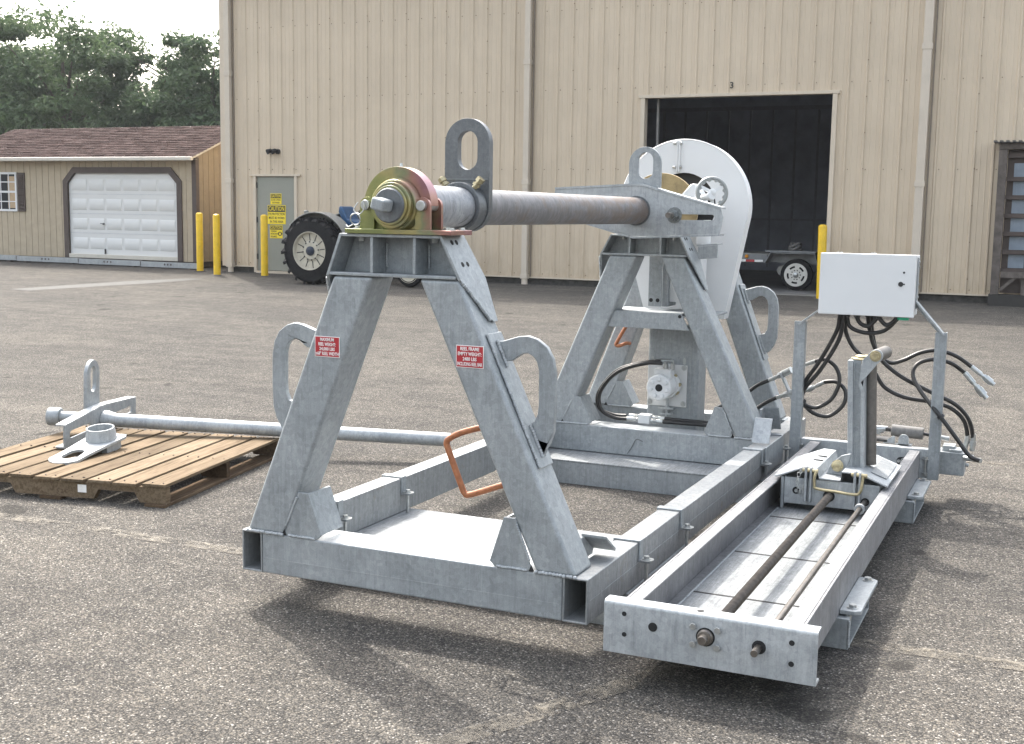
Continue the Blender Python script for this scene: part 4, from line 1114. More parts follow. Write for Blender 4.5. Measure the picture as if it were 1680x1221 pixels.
# rear cross member, column, brake and guard
b = MB(); b.xz([(0.452, 0.812), (1.012, 0.812), (0.957, 0.915), (0.485, 0.915)], Y2 + 0.022, Y2 + 0.032); cb = b.build('cross_bar', GALV, fr, 0.003)
b = MB(); b.xz([(0.485, 0.9055), (0.957, 0.9055), (0.957, 0.915), (0.485, 0.915)], Y2 + 0.0325, Y2 + 0.17); b.build('flange', GALV, cb)
b = MB()
for x in (0.497, 0.948): b.cyl((x, Y2 + 0.0222, 0.897), (x, Y2 + 0.0205, 0.897), 0.011, n=14)
b.build('bolt_hole', DARK, cb)
b = MB(); b.box(0.633, 0.975, 3.50, 3.70, 0.03, 0.80); co = b.build('gear_column', GALV, fr, 0.02, 4)
b = MB(); b.box(0.925, 0.928, 3.497, 3.4995, 0.18, 0.80); b.build('seam', GALV_L, co)
b = MB(); b.box(0.625, 0.712, 3.49, 3.51, 0.925, 1.40); b.box(0.712, 0.75, 3.511, 3.70, 0.925, 1.40); up = b.build('upright', GALV, fr, 0.003)
b = MB()
for x in (0.645, 0.69): b.cyl((x, 3.4895, 0.965), (x, 3.488, 0.965), 0.013, n=14)
b.build('bolt_hole', DARK, up)
b = MB(); b.box(0.75, 0.95, 3.55, 3.70, 0.955, 1.40); b.build('inner_panel', WHITE_D, fr, 0.003)
b = MB(); b.box(0.40, 1.10, 3.30, 3.70, 0.885, 0.899); b.build('shelf_plate', GALV, fr, 0.003)
# white guard
GC, GR, GYF, GYB = (0.752, 1.572), 0.436, 3.78, 3.90
out = arc(GC[0], GC[1], GR, -12, 192, 56)
out = out + [(0.515, 0.832), (1.055, 0.838)]
b = MB(); b.xz(out, GYF, GYF + 0.006, [circle(GC[0], GC[1], 0.222, 40)]); gu = b.build('guard', WHITE, fr)
b = MB(); n = len(out)
A = [b.bm.verts.new((u, GYF + 0.0062, v)) for u, v in out]; Bv = [b.bm.verts.new((u, GYB, v)) for u, v in out]
for i in range(n): b.face([A[i], A[(i + 1) % n], Bv[(i + 1) % n], Bv[i]])
b.face(Bv)
b.build('rim', WHITE, gu)
b = MB(); b.sweep([(u, GYF + 0.003, v) for u, v in out[:57]], 0.006, 6, 0); b.build('edge_bead', WHITE, gu)
b = MB(); b.box(0.700, 0.712, GYF - 0.018, GYF - 0.0005, 1.80, 2.0); b.box(0.714, 0.726, GYF - 0.018, GYF - 0.0005, 1.80, 2.0); b.build('joint_flange', WHITE, gu, 0.002)
b = MB()
for z in (1.83, 1.985): b.bolt((0.700, GYF - 0.012, z), (-1, 0, 0), 0.010, 0.02); b.bolt((0.726, GYF - 0.012, z), (1, 0, 0), 0.010, 0.008)
b.build('bolt', ZINC, gu)
b = MB(); b.xz(slot(0.895, 1.737, 0.008, 0.020), GYF - 0.002, GYF - 0.0003); b.build('slot_hole', DARK, gu)
b = MB(); b.pipe((AX, 3.36, 1.538), (AX, 3.385, 1.538), 0.240, 0.12, 48); br = b.build('brake_disc', BRONZE, fr, 0.003)
b = MB(); b.cyl((AX, 3.386, 1.538), (AX, 3.77, 1.538), 0.12, n=28); b.build('drive_hub', STEEL, br)
b = MB(); b.cyl((AX, 3.84, 1.56), (AX, 3.85, 1.56), 0.26, n=28); b.build('drive_wheel', BLACKP, fr)
# caliper with hand wheel
b = MB(); b.xz([(0.835, 1.60), (0.93, 1.705), (0.955, 1.715), (1.00, 1.66), (1.02, 1.61), (1.02, 1.57), (0.86, 1.57)], 3.32, 3.43); ca = b.build('brake_caliper', WHITE_D, fr, 0.012, 3)
b = MB(); b.xz([(0.95, 1.60), (0.985, 1.645), (1.03, 1.64), (1.045, 1.60), (1.03, 1.57), (0.97, 1.565)], 3.26, 3.319); b.cyl((0.985, 3.27, 1.612), (1.10, 3.20, 1.635), 0.019, n=14); b.cyl((1.085, 3.215, 1.632), (1.105, 3.20, 1.637), 0.028, n=14); b.build('clamp_screw', WHITE_D, ca, 0.004)
wc = Vector((1.095, 3.23, 1.655)); wax = Vector((0.42, -0.88, 0.12)).normalized(); e1 = wax.orthogonal().normalized(); e2 = wax.cross(e1)
b = MB(); N = 40
ring = [wc + (e1 * math.cos(2 * math.pi * k / N) + e2 * math.sin(2 * math.pi * k / N)) * 0.088 for k in range(N + 1)]
b.sweep(ring, 0.0125, 8, 0)
for k in range(12):
    p = wc + (e1 * math.cos(2 * math.pi * k / 12) + e2 * math.sin(2 * math.pi * k / 12)) * 0.079; b.lathe(p - wax * 0.009, wax, [(0.012, 0), (0.012, 0.018)], 8)
hw = b.build('hand_wheel', mat_flat('cast grey', (0.24, 0.25, 0.245), 0.4, 0.4, 0.1, 20), ca)
b = MB()
for k in range(3):
    a = 2 * math.pi * k / 3 + 0.9; b.bar(wc, wc + (e1 * math.cos(a) + e2 * math.sin(a)) * 0.085, 0.02, 0.012, wax)
b.lathe(wc - wax * 0.02, wax, [(0.022, 0), (0.022, 0.045), (0.014, 0.05)], 14); 
sp_ = b.build('wheel_spoke', WHITE_D, ca)
# bracket to the right of the rear head
b = MB(); b.xz([(1.0, 1.245), (1.126, 1.258), (1.126, 1.338), (1.0, 1.325)], 3.30, 3.31); b.xz([(0.99, 1.3255), (1.126, 1.3385), (1.126, 1.347), (0.99, 1.335)], 3.30, 3.42); b.build('bracket', GALV_L, fr, 0.003)
b = MB(); b.cyl((1.02, 3.35, 1.34), (1.02, 3.35, 1.41), 0.045, n=18); b.build('cylinder_foot', WHITE_D, fr, 0.004)
# hydraulic motor on its plate
b = MB(); b.box(0.640, 0.905, 3.486, 3.4985, 0.277, 0.552); mp = b.build('motor_plate', WHITE_D, fr, 0.004)
b = MB()
for x, z in ((0.885, 0.535), (0.885, 0.30), (0.66, 0.30)): b.bolt((x, 3.486, z), (0, -1, 0), 0.012, 0.009)
for x in (0.665, 0.882): b.xz(slot(x, 0.577, 0.009, 0.022), 3.4975, 3.4995)
b.build('bolt', ZINC, mp)
mc = (0.775, 0.42)
b = MB(); b.cyl((mc[0] + 0.012, 3.485, mc[1]), (mc[0] + 0.006, 3.44, mc[1]), 0.085, n=28); b.cyl((mc[0] + 0.004, 3.4395, mc[1]), (mc[0], 3.34, mc[1]), 0.075, n=28); b.lathe((mc[0] - 0.002, 3.3395, mc[1]), (0, -1, 0), [(0.083, 0), (0.083, 0.03), (0.076, 0.036)], 30)
b.box(mc[0] - 0.05, mc[0] + 0.06, 3.35, 3.43, mc[1] + 0.045, mc[1] + 0.115)
mo = b.build('hydraulic_motor', WHITE, fr, 0.003)
b = MB()
for k in range(7):
    a = 2 * math.pi * k / 7 + 1.57; b.lathe((mc[0] + 0.056 * math.cos(a), 3.3038, mc[1] + 0.056 * math.sin(a)), (0, -1, 0), [(0.0135, 0), (0.0135, 0.009), (0.010, 0.012)], 12)
b.build('bolt_head', WHITE, mo)
b = MB(); b.cyl((mc[0], 3.3036, mc[1]), (mc[0], 3.302, mc[1]), 0.024, n=20); b.build('port', DARK, mo)
b = MB()
for a in (-0.6, 0.1, 0.9): b.cyl((mc[0] + 0.08 * math.cos(a) + 0.01, 3.47, mc[1] + 0.08 * math.sin(a)), (mc[0] + 0.08 * math.cos(a) + 0.01, 3.44, mc[1] + 0.08 * math.sin(a)), 0.013, n=8)
b.build('stud', GOLDZ, mo)
b = MB(); b.box(0.73, 0.83, 3.44, 3.485, 0.262, 0.272); b.box(0.74, 0.82, 3.44, 3.485, 0.228, 0.238); b.cyl((0.785, 3.46, 0.215), (0.785, 3.46, 0.335), 0.010, n=10); b.bolt((0.785, 3.46, 0.272), (0, 0, 1), 0.016, 0.01); b.build('tension_bracket', GALV_L, mp)
b = MB()
for x, zt in ((0.79, 0.575), (0.835, 0.572)):
    b.cyl((x, 3.39, 0.53), (x, 3.39, 0.565), 0.016, n=10); b.sweep([(x, 3.39, 0.56), (x, 3.38, 0.585), (x - 0.02, 3.36, 0.592), (x - 0.06, 3.33, 0.59)], 0.011, 8, 4)
b.build('elbow_fitting', ZINC, mo)
hoses_m = [[(0.80, 3.28, 0.582), (0.693, 3.28, 0.575), (0.53, 3.28, 0.522), (0.432, 3.28, 0.44), (0.38, 3.28, 0.34), (0.404, 3.28, 0.245), (0.49, 3.29, 0.205), (0.575, 3.30, 0.203)],
           [(0.775, 3.33, 0.588), (0.669, 3.33, 0.574), (0.504, 3.33, 0.522), (0.410, 3.33, 0.44), (0.352, 3.33, 0.339), (0.370, 3.33, 0.248), (0.46, 3.34, 0.215), (0.55, 3.34, 0.215)],
           [(0.80, 3.30, 0.204), (0.901, 3.30, 0.205), (1.061, 3.30, 0.206), (1.218, 3.30, 0.20), (1.30, 3.32, 0.215)],
           [(0.79, 3.34, 0.217), (0.909, 3.34, 0.216), (1.069, 3.34, 0.216), (1.226, 3.34, 0.21), (1.30, 3.36, 0.225)]]
for h in hoses_m:
    b = MB(); b.sweep(h, 0.0125, 10, 8); b.build('hose', HOSE, fr)
b = MB()
for y, z in ((3.30, 0.204), (3.34, 0.217)):
    b.cyl((0.57, y, z), (0.64, y, z), 0.015, n=10); b.cyl((0.61, y, z), (0.63, y, z), 0.019, n=6); b.cyl((0.73, y, z), (0.81, y, z), 0.015, n=10); b.cyl((0.745, y, z), (0.765, y, z), 0.019, n=6)
b.build('hose_fitting', ZINC, fr)
b = MB(); b.box(0.645, 0.725, 3.285, 3.36, 0.182, 0.240); b.build('valve_block', WHITE_D, fr, 0.005)
# couplings at the right rear leg
for pts, fa, fb in (([(1.20, 3.72, 0.34), (1.264, 3.73, 0.386), (1.314, 3.74, 0.426), (1.385, 3.75, 0.461)], (1.381, 3.75, 0.459), (1.53, 3.71, 0.541)),
                    ([(1.25, 3.72, 0.22), (1.321, 3.74, 0.278), (1.371, 3.75, 0.314), (1.44, 3.75, 0.352)], (1.437, 3.75, 0.351), (1.56, 3.70, 0.402))):
    b = MB(); b.sweep(pts, 0.0125, 10, 6); b.build('hose', HOSE, fr)
    b = MB(); A, B_ = Vector(fa), Vector(fb); b.cyl(A, A.lerp(B_, .45), 0.014, n=10); b.cyl(A.lerp(B_, .42), A.lerp(B_, .6), 0.021, n=6); b.cyl(A.lerp(B_, .6), B_, 0.023, n=14); b.build('coupling', ZINC, fr)
b = MB(); b.bar((1.46, 3.72, 0.52), (1.55, 3.72, 0.34), 0.012, 0.06, (0, 1, 0)); b.build('coupling_plate', GALV_L, fr, 0.002)

# ---------------------------------------------------------------- reel bar lying in the bearings
rb = thing('reel_bar', 'long worn steel reel bar resting across the two A-frames', 'reel bar', (AX, 1.5, AZ))
b = MB(); b.cyl((AX, 0.125, AZ), (AX, 2.885, AZ), 0.078, n=40); b.build('pipe', PIPE, rb)
b = MB(); b.cyl((AX, 0.122, AZ), (AX, 0.60, AZ), 0.0835, n=40); b.build('sleeve', mat_galv('chalky zinc sleeve', (0.24, 0.25, 0.275), (0.37, 0.38, 0.40), 0.3, (0.45, 0.6), 0.9, (0.10, 0.095, 0.095), 30), rb, 0.003)
b = MB(); b.lathe((AX, 0.14, AZ), (0, -1, 0), [(0.0595, 0), (0.0595, 0.13), (0.067, 0.131), (0.067, 0.176), (0.062, 0.182)], 28); jr = b.build('journal', STEEL, rb)
b = MB(); b.obox((AX - 0.006, -0.078, AZ + 0.002), (0.060, 0.075, 0.048), Matrix.Rotation(rad(14), 3, 'Y')); b.build('square_drive', GALV, jr, 0.011, 3)
def lug_shape(cx_, zr, rb_, ztop, rt):
    bot = arc(cx_, zr, rb_, 180, 360, 20)
    return bot + [(cx_ + rt * 1.0, zr + rb_ * 0.5)] + arc(cx_, ztop - rt, rt, 0, 180, 22) + [(cx_ - rt * 1.0, zr + rb_ * 0.5)]
b = MB(); YL = 0.615
b.xz(lug_shape(AX + 0.004, AZ, 0.106, 1.912, 0.106), YL, YL + 0.036, [circle(AX, AZ, 0.079, 32), slot(AX + 0.006, 1.778, 0.047, 0.082, 10)])
lg = b.build('lifting_lug', STEEL, rb, 0.004)
b = MB(); b.pipe((AX, YL - 0.075, AZ), (AX, YL - 0.0005, AZ), 0.104, 0.0845, 36); b.build('collar', STEEL, lg, 0.003)
b = MB(); b.box(AX - 0.098, AX + 0.106, YL - 0.0045, YL - 0.0005, 1.655, 1.657); b.build('scribe_line', GALV_L, lg)
for s in (-1, 1):
    b = MB(); d = Vector((s * 0.62, 0, 0.78)).normalized(); p = Vector((AX, YL - 0.045, AZ)) + d * 0.098
    b.cyl(p, p + d * 0.035, 0.012, n=10); b.bolt(p + d * 0.012, d, 0.019, 0.012, False); b.bolt(p + d * 0.033, d, 0.019, 0.02, False); b.build('set_screw', GOLDZ, lg, 0.001)
# drive arm
YA = 2.885
hx = [(0.205, 1.660), (AX - 0.05, 1.684), (AX + 0.03, 1.684), (1.248, 1.553), (1.262, 1.505), (1.244, 1.412), (AX + 0.05, 1.388), (AX - 0.02, 1.386), (0.205, 1.518), (0.195, 1.59)]
b = MB(); b.xz(hx, YA, YA + 0.012, [slot(1.075, 1.505, 0.135, 0.0165), slot(0.40, 1.568, 0.135, 0.0165)]); arm = b.build('drive_arm', GALV_L, rb, 0.003)
b = MB()
for a, c in ((0, 1), (1, 2), (2, 3)):
    (xa, za), (xb, zb) = hx[a], hx[c]; y1 = YA + 0.105
    b.plate([(0, 0), (1, 0), (1, 1), (0, 1)], lambda u, v: (lerp(xa, xb, u), lerp(YA - 0.004, y1, v), lerp(za, zb, u) + 0.001), lambda u, v: (lerp(xa, xb, u), lerp(YA - 0.004, y1, v), lerp(za, zb, u) + 0.013))
for a, c in ((5, 6), (6, 7), (7, 8)):
    (xa, za), (xb, zb) = hx[a], hx[c]
    b.plate([(0, 0), (1, 0), (1, 1), (0, 1)], lambda u, v: (lerp(xa, xb, u), lerp(YA - 0.004, YA + 0.105, v), lerp(za, zb, u) - 0.013), lambda u, v: (lerp(xa, xb, u), lerp(YA - 0.004, YA + 0.105, v), lerp(za, zb, u) - 0.001))
b.build('flange', GALV_L, arm)
b = MB(); b.pipe((AX, YA - 0.004, AZ), (AX, YA - 0.0005, AZ), 0.088, 0.078, 36); b.build('weld_ring', STEEL, arm)
b = MB(); b.cyl((0.968, YA - 0.13, 1.515), (0.968, YA + 0.09, 1.515), 0.016, n=14); b.build('drive_bolt', ROD, arm)
b = MB(); b.bolt((0.968, YA, 1.515), (0, -1, 0), 0.033, 0.03); b.bolt((0.968, YA - 0.034, 1.515), (0, -1, 0), 0.026, 0.02, False); b.build('nut', mat_flat('dull nut steel', (0.20, 0.215, 0.22), 0.35, 0.6, 0.2, 60), arm, 0.001)
b = MB(); b.xz([(0.668, 1.675), (0.868, 1.675)] + arc(0.768, 1.816, 0.1, 0, 180, 22), YA + 0.03, YA + 0.05, [slot(0.772, 1.806, 0.046, 0.078, 10)]); b.build('lifting_lug', GALV, rb, 0.004)
b = MB()
for x, z in ((0.99, 1.45), (1.13, 1.47)): b.cyl((x, YA + 0.05, z), (x, YA + 0.2, z), 0.02, n=10)
b.build('yoke_pin', GALV_L, arm)

# weld beads at the leg feet and the mill seams of the tubes
for x0, x1, y in ((0.028, 0.212, 0.0), (1.348, 1.517, 0.0), (0.032, 0.216, Y2), (1.323, 1.502, Y2)):
    bead('weld', [(x0, y - 0.001, H + 0.002), (x1, y - 0.001, H + 0.002)], 0.0085, fr, step=0.013)
b = MB(); b.box(TW + 0.02, W - TW - 0.02, -0.0011, -0.0002, 0.066, 0.0685); b.build('seam', GALV_L, fr)
b = MB(); b.box(W + 0.0002, W + 0.0012, 0.02, 4.05, 0.088, 0.0905); b.build('seam', GALV_L, fr)
b = MB(); b.sweep([(0.640, Y2 - 0.001, 0.012), (0.668, Y2 - 0.001, 0.055), (0.690, Y2 - 0.001, 0.10), (0.705, Y2 - 0.001, 0.112), (0.74, Y2 - 0.001, 0.100)], 0.0028, 6, 4); b.build('zinc_run', STEEL, fr)

# ---------------------------------------------------------------- level wind unit
lw = thing('level_wind_unit', 'low galvanized level wind tray with long screw, roller post and white control box', 'level wind', (2.05, 1.7, G0))
TX0, TX1, TZ0, TZ1, TY0, TY1 = 1.728, 2.375, -0.025, 0.148, -0.09, 3.40
def channel(x0, x1, inward):
    b = MB(); t = 0.010; f = 0.062
    xa, xb = (x0, x0 + t) if inward > 0 else (x1 - t, x1)
    b.box(xa, xb, TY0, TY1, TZ0, TZ1)
    o = b.build('side_channel', RAIL, lw, 0.003)
    fx0, fx1 = (x0 + t + 0.0005, x0 + f) if inward > 0 else (x1 - f, x1 - t - 0.0005)
    b = MB(); b.box(fx0, fx1, TY0, TY1, TZ1 - 0.011, TZ1); b.box(fx0, fx1, TY0, TY1, TZ0, TZ0 + 0.011); b.build('flange', RAIL, o, 0.003)
channel(TX0, TX0 + 0.062, 1); channel(TX1 - 0.062, TX1, -1)
# front channel: web forward, rounded top lip
fc = [(-0.150, TZ0), (-0.150, 0.148)] + [(-0.150 + 0.016 - 0.016 * math.cos(rad(a)), 0.148 + 0.016 * math.sin(rad(a))) for a in (20, 45, 70, 90)] + [(-0.092, 0.164), (-0.092, 0.155), (-0.132, 0.155), (-0.140, 0.147), (-0.140, TZ0 + 0.010), (-0.092, TZ0 + 0.010), (-0.092, TZ0)]
b = MB(); b.yz(fc, 1.682, 2.432); fcx = b.build('front_channel', GALV_L, lw, 0.0015, smooth_ang=30)
b = MB()
for x, z, r in ((1.758, 0.122, 0.0085), (1.760, 0.047, 0.0085), (1.864, 0.090, 0.0165), (2.347, 0.112, 0.0095), (2.348, 0.039, 0.0095), (2.238, 0.079, 0.024)):
    b.cyl((x, -0.1502, z), (x, -0.1515, z), r, n=18)
b.cyl((2.025, -0.120, 0.1641), (2.025, -0.120, 0.1655), 0.013, n=16)
b.build('drill_hole', DARK, fcx)
b = MB()
for x, z in ((2.010, 0.119), (2.096, 0.117), (2.011, 0.056), (2.096, 0.055)): b.bolt((x, -0.150, z), (0, -1, 0), 0.0125, 0.011, False)
b.build('bolt', ZINC, fcx, 0.001)
b = MB(); b.cyl((2.053, -0.1505, 0.085), (2.053, -0.1525, 0.085), 0.033, n=26); b.build('bearing_hole', DARK, fcx)
b = MB(); b.lathe((2.053, -0.1526, 0.085), (0, -1, 0), [(0.028, 0), (0.028, 0.006), (0.024, 0.010), (0.024, 0.018), (0.017, 0.019), (0.017, 0.042), (0.0145, 0.045)], 24); b.build('shaft_end', ROD, fcx)
b = MB(); b.box(TX0 + 0.064, TX1 - 0.064, TY0 + 0.002, TY1 - 0.06, -0.012, -0.004); pl = b.build('floor_plate', PLATE, lw)
b = MB()
for y in (0.60, 1.27, 2.0):
    b.box(1.79, 2.235, y - 0.007, y + 0.007, -0.0039, -0.0025)
b.build('plate_slot', DARK, pl)
bead('weld', [(TX0 + 0.066, 0.0, -0.003), (TX0 + 0.066, 2.2, -0.003)], 0.006, pl, GALV, 0.022)
# screw and guide rod
b = MB()
prof = []; y = -0.09; ys = []
L_, pitch = 2.46, 0.0062
k = 0
while k * pitch < L_:
    prof += [(0.0205, k * pitch), (0.0165, k * pitch + pitch / 2)]; k += 1
b.lathe((2.055, -0.09, 0.085), (0, 1, 0), prof, 14); b.build('lead_screw', SCREW, lw, smooth_ang=80)
b = MB(); b.cyl((2.236, -0.215, 0.077), (2.236, 2.35, 0.077), 0.0125, n=14); gr = b.build('guide_rod', ROD, lw, 0.001)
b = MB(); b.pipe((2.236, 2.02, 0.077), (2.236, 2.045, 0.077), 0.026, 0.013, 18); b.build('stop_collar', GALV_L, gr, 0.002)
# feet: short fork pockets
for ya, yb in ((0.60, 1.15), (2.78, 3.33)):
    b = MB(); t = 0.010; x0, x1 = 1.69, 2.42
    b.box(x0, x1, ya, ya + t, G0 + 0.001, -0.0265); b.box(x0, x1, yb - t, yb, G0 + 0.001, -0.0265); b.box(x0, x1, ya + t + 0.0005, yb - t - 0.0005, G0 + 0.001, G0 + 0.010); b.box(x0, x1, ya + t + 0.0005, yb - t - 0.0005, -0.036, -0.0265)
    f = b.build('foot_pocket', GALV, lw, 0.002)
    b = MB(); b.xy([(TX1 + 0.001, ya + 0.03), (2.435, ya + 0.03), (2.458, ya + 0.05), (2.458, yb - 0.05), (2.435, yb - 0.03), (TX1 + 0.001, yb - 0.03)], -0.019, -0.001); fl = b.build('foot_flange', GALV, f, 0.004)
    b = MB()
    for y in (ya + 0.075, yb - 0.075): b.bolt((2.420, y, -0.001), (0, 0, 1), 0.016, 0.012)
    b.build('bolt', ZINC, f, 0.001)
    b = MB(); b.cyl((2.41, ya + 0.04, -0.06), (2.41, ya + 0.04, -0.02), 0.012, n=8); b.build('bolt_end', ZINC, f)
    bead('weld', [(2.421, ya - 0.001, G0 + 0.01), (2.421, ya - 0.001, -0.03)], 0.006, f)
# rear channel with brackets
b = MB(); b.box(1.668, 2.445, 3.405, 3.415, -0.02, 0.158); b.box(1.668, 2.445, 3.4155, 3.47, 0.148, 0.158); rc = b.build('rear_channel', GALV_L, lw, 0.003)
b = MB(); b.xz(slot(2.30, 0.075, 0.058, 0.025), 3.402, 3.4045); b.build('flange_bearing', BLACKP, rc)
b = MB(); b.cyl((2.285, 3.37, 0.08), (2.285, 3.402, 0.08), 0.018, n=12); b.bolt((2.255, 3.402, 0.075), (0, -1, 0), 0.010, 0.007, False); b.bolt((2.345, 3.402, 0.075), (0, -1, 0), 0.010, 0.007, False); b.build('bolt', ZINC, rc)
b = MB(); b.box(2.446, 2.62, 3.47, 3.62, 0.005, 0.142); hb = b.build('drive_housing', GALV, lw, 0.004)
b = MB(); b.box(2.49, 2.56, 3.50, 3.60, 0.1425, 0.175); b.box(2.53, 2.60, 3.48, 3.58, 0.1425, 0.158); b.cyl((2.621, 3.55, 0.06), (2.64, 3.55, 0.06), 0.012, n=8); b.build('cover', GALV_L, hb, 0.003)
b = MB(); b.cyl((2.185, 3.56, 0.232), (2.372, 3.56, 0.225), 0.036, n=22); hm = b.build('drive_cylinder', GREYCYL, lw, 0.004)
b = MB(); b.xz([(2.238, 0.158), (2.298, 0.158), (2.298, 0.195)] + arc(2.268, 0.195, 0.03, 0, 180, 10), 3.472, 3.485); b.box(2.225, 2.315, 3.472, 3.52, 0.1585, 0.166); b.bolt((2.268, 3.472, 0.198), (0, -1, 0), 0.012, 0.008); b.build('bracket', GALV_L, hm, 0.002)
b = MB(); b.xz([(2.145, 0.159), (2.20, 0.205), (2.215, 0.205), (2.215, 0.159)], 3.50, 3.51); b.build('gusset', GALV_L, hm)
b = MB(); b.sweep([(2.372, 3.56, 0.225), (2.41, 3.56, 0.222), (2.46, 3.57, 0.212)], 0.011, 8, 4); b.sweep([(2.185, 3.56, 0.232), (2.165, 3.56, 0.236), (2.15, 3.56, 0.235)], 0.013, 8, 4); b.build('hose', HOSE, hm)
b = MB(); b.cyl((2.15, 3.56, 0.235), (2.085, 3.56, 0.228), 0.014, n=10); b.cyl((2.11, 3.56, 0.232), (2.11, 3.56, 0.20), 0.014, n=8); b.cyl((2.14, 3.56, 0.222), (2.07, 3.56, 0.212), 0.011, n=8); b.cyl((2.07, 3.56, 0.243), (2.16, 3.56, 0.244), 0.009, n=8); b.cyl((2.46, 3.57, 0.212), (2.52, 3.57, 0.205), 0.014, n=10); b.build('fitting', ZINC, hm)
b = MB(); b.box(2.02, 2.17, 3.50, 3.62, 0.165, 0.178); b.build('cover_plate', BLACKP, rc)
# carriage
cgb = MB(); cgb.box(1.822, 2.305, 2.20, 2.21, 0.028, 0.168)
cg = cgb.build('carriage', GALV_L, lw, 0.003)
b = MB(); b.box(1.822, 1.832, 2.2105, 2.74, 0.02, 0.17); b.box(2.295, 2.305, 2.2105, 2.74, 0.028, 0.168); b.box(1.833, 2.294, 2.73, 2.74, 0.028, 0.168); b.box(1.806, 1.821, 2.195, 2.23, 0.0, 0.168); b.build('side_wall', GALV, cg, 0.002)
b = MB()
for x0, x1 in ((2.000, 2.112),): b.box(x0, x1, 2.19, 2.745, 0.172, 0.180)
b.build('recess_floor', GALV_L, cg, 0.002)
def roof_plate(pts, name):
    b = MB(); t = 0.009
    up = [(x, z) for x, z in pts]; dn = [(x, z - t) for x, z in reversed(pts)]
    b.xz(up + dn, 2.185, 2.752); return b.build(name, GALV_L, cg, 0.002)
roof_plate([(1.772, 0.172), (1.790, 0.176), (1.925, 0.232), (1.99, 0.228), (2.003, 0.180)], 'cover_left' if False else 'cover')
roof_plate([(2.110, 0.180), (2.116, 0.226), (2.200, 0.228), (2.330, 0.180), (2.345, 0.176)], 'cover')
b = MB(); b.box(1.783, 2.33, 2.745, 2.7515, 0.15, 0.171); b.build('back_lip', GALV, cg)
b = MB(); b.plate([(0, 0), (1, 0), (1, 1), (0, 1)], lambda u, v: (lerp(2.245, 2.325, u), lerp(2.3, 2.7, v), lerp(0.214, 0.184, u) + 0.0006), lambda u, v: (lerp(2.245, 2.325, u), lerp(2.3, 2.7, v), lerp(0.214, 0.184, u) + 0.0035)); b.build('wear_strip', GALV_S, cg)
b = MB()
for y in (2.40, 2.52): b.xy(slot(1.958, y, 0.026, 0.010), 0.2322, 0.2334)
b.build('slot_hole', DARK, cg)
b = MB(); b.cyl((2.238, 2.1995, 0.077), (2.238, 2.198, 0.077), 0.021, n=18); b.cyl((2.055, 2.1995, 0.088), (2.055, 2.198, 0.088), 0.030, n=20); b.cyl((1.885, 2.1995, 0.10), (1.885, 2.198, 0.10), 0.019, n=16); b.build('port', DARK, cg)
b = MB(); b.cyl((1.887, 2.1978, 0.10), (1.887, 2.190, 0.10), 0.009, n=10); b.build('stud', ZINC, cg)
for x in (1.953, 2.200):
    b = MB(); b.box(x - 0.022, x - 0.009, 2.165, 2.1995, 0.05, 0.235); b.box(x + 0.004, x + 0.016, 2.165, 2.1995, 0.05, 0.232); cv = b.build('clevis', GALV, cg, 0.004)
    b = MB(); b.cyl((x - 0.035, 2.178, 0.218), (x + 0.045, 2.178, 0.216), 0.0105, n=12); b.build('clevis_pin', GOLDZ, cg, 0.001)
b = MB(); b.sweep([(1.990, 2.172, 0.216), (1.983, 2.168, 0.19), (1.984, 2.166, 0.145), (1.998, 2.165, 0.128), (2.09, 2.165, 0.122), (2.19, 2.165, 0.118), (2.215, 2.165, 0.135), (2.222, 2.167, 0.17), (2.224, 2.172, 0.212)], 0.0078, 10, 5); b.build('bail_handle', GOLDZ, cg)
b = MB()
pc = smooth([(1.935, 2.175, 0.222), (1.905, 2.17, 0.20), (1.895, 2.178, 0.15), (1.905, 2.18, 0.10), (1.925, 2.18, 0.115), (1.935, 2.178, 0.15)], 5)
for i, p in enumerate(pc[::2]):
    d = (pc[min(len(pc) - 1, pc.index(p) + 1)] - p); 
    t_ = [p + Vector((0.009 * math.cos(a) * (1 if i % 2 else 0.3), 0.007 * math.cos(a) * (0 if i % 2 else 1), 0.012 * math.sin(a))) for a in [k * 1.047 for k in range(7)]]
    b.sweep(t_, 0.0022, 5, 0)
b.build('safety_chain', ZINC, cg, kind='stuff')
b = MB(); b.lathe((2.075, 2.30, 0.232), (-0.1, -1, 0.05), [(0.031, 0), (0.031, 0.008), (0.025, 0.010), (0.025, 0.018), (0.018, 0.022)], 20); b.build('pivot_pin', GOLDZ, cg)
b = MB(); b.xz([(2.015, 0.181), (2.11, 0.181), (2.14, 0.30), (2.09, 0.285), (2.04, 0.24)], 2.31, 2.325); b.build('pivot_plate', GALV_L, cg, 0.003)
# roller post on the carriage
tz0, tz1 = 0.205, 0.785
def lean(z): return -0.026 * (z - tz0) / (tz1 - tz0)
def slanted(x0, x1, y0, y1, z0, z1):
    b = MB(); P = []
    for z in (z0, z1):
        for x, y in ((x0, y0), (x1, y0), (x1, y1), (x0, y1)): P.append((x + lean(z), y, z))
    return b.hexa(P)
pb = slanted(2.120, 2.148, 2.33, 2.44, tz0, tz1); post = pb.build('roller_post', GALV_L, lw, 0.003)
slanted(2.1485, 2.184, 2.352, 2.366, tz0, tz1).build('web', GALV, post)
slanted(2.185, 2.205, 2.332, 2.42, tz0 - 0.003, tz1 - 0.02).build('front_flange', GALV_L, post, 0.002)
bead('weld', [(2.150, 2.350, tz0 + 0.02), (2.150 - 0.025, 2.350, tz1 - 0.01)], 0.006, post)
b = MB(); b.cyl((2.224, 2.43, tz0 + 0.025), (2.198, 2.43, tz1 + 0.0), 0.029, n=22); b.build('vertical_roller', mat_flat('worn grey roller', (0.14, 0.13, 0.12), 0.5, 0.5, 0.2, 25), lw, 0.003)
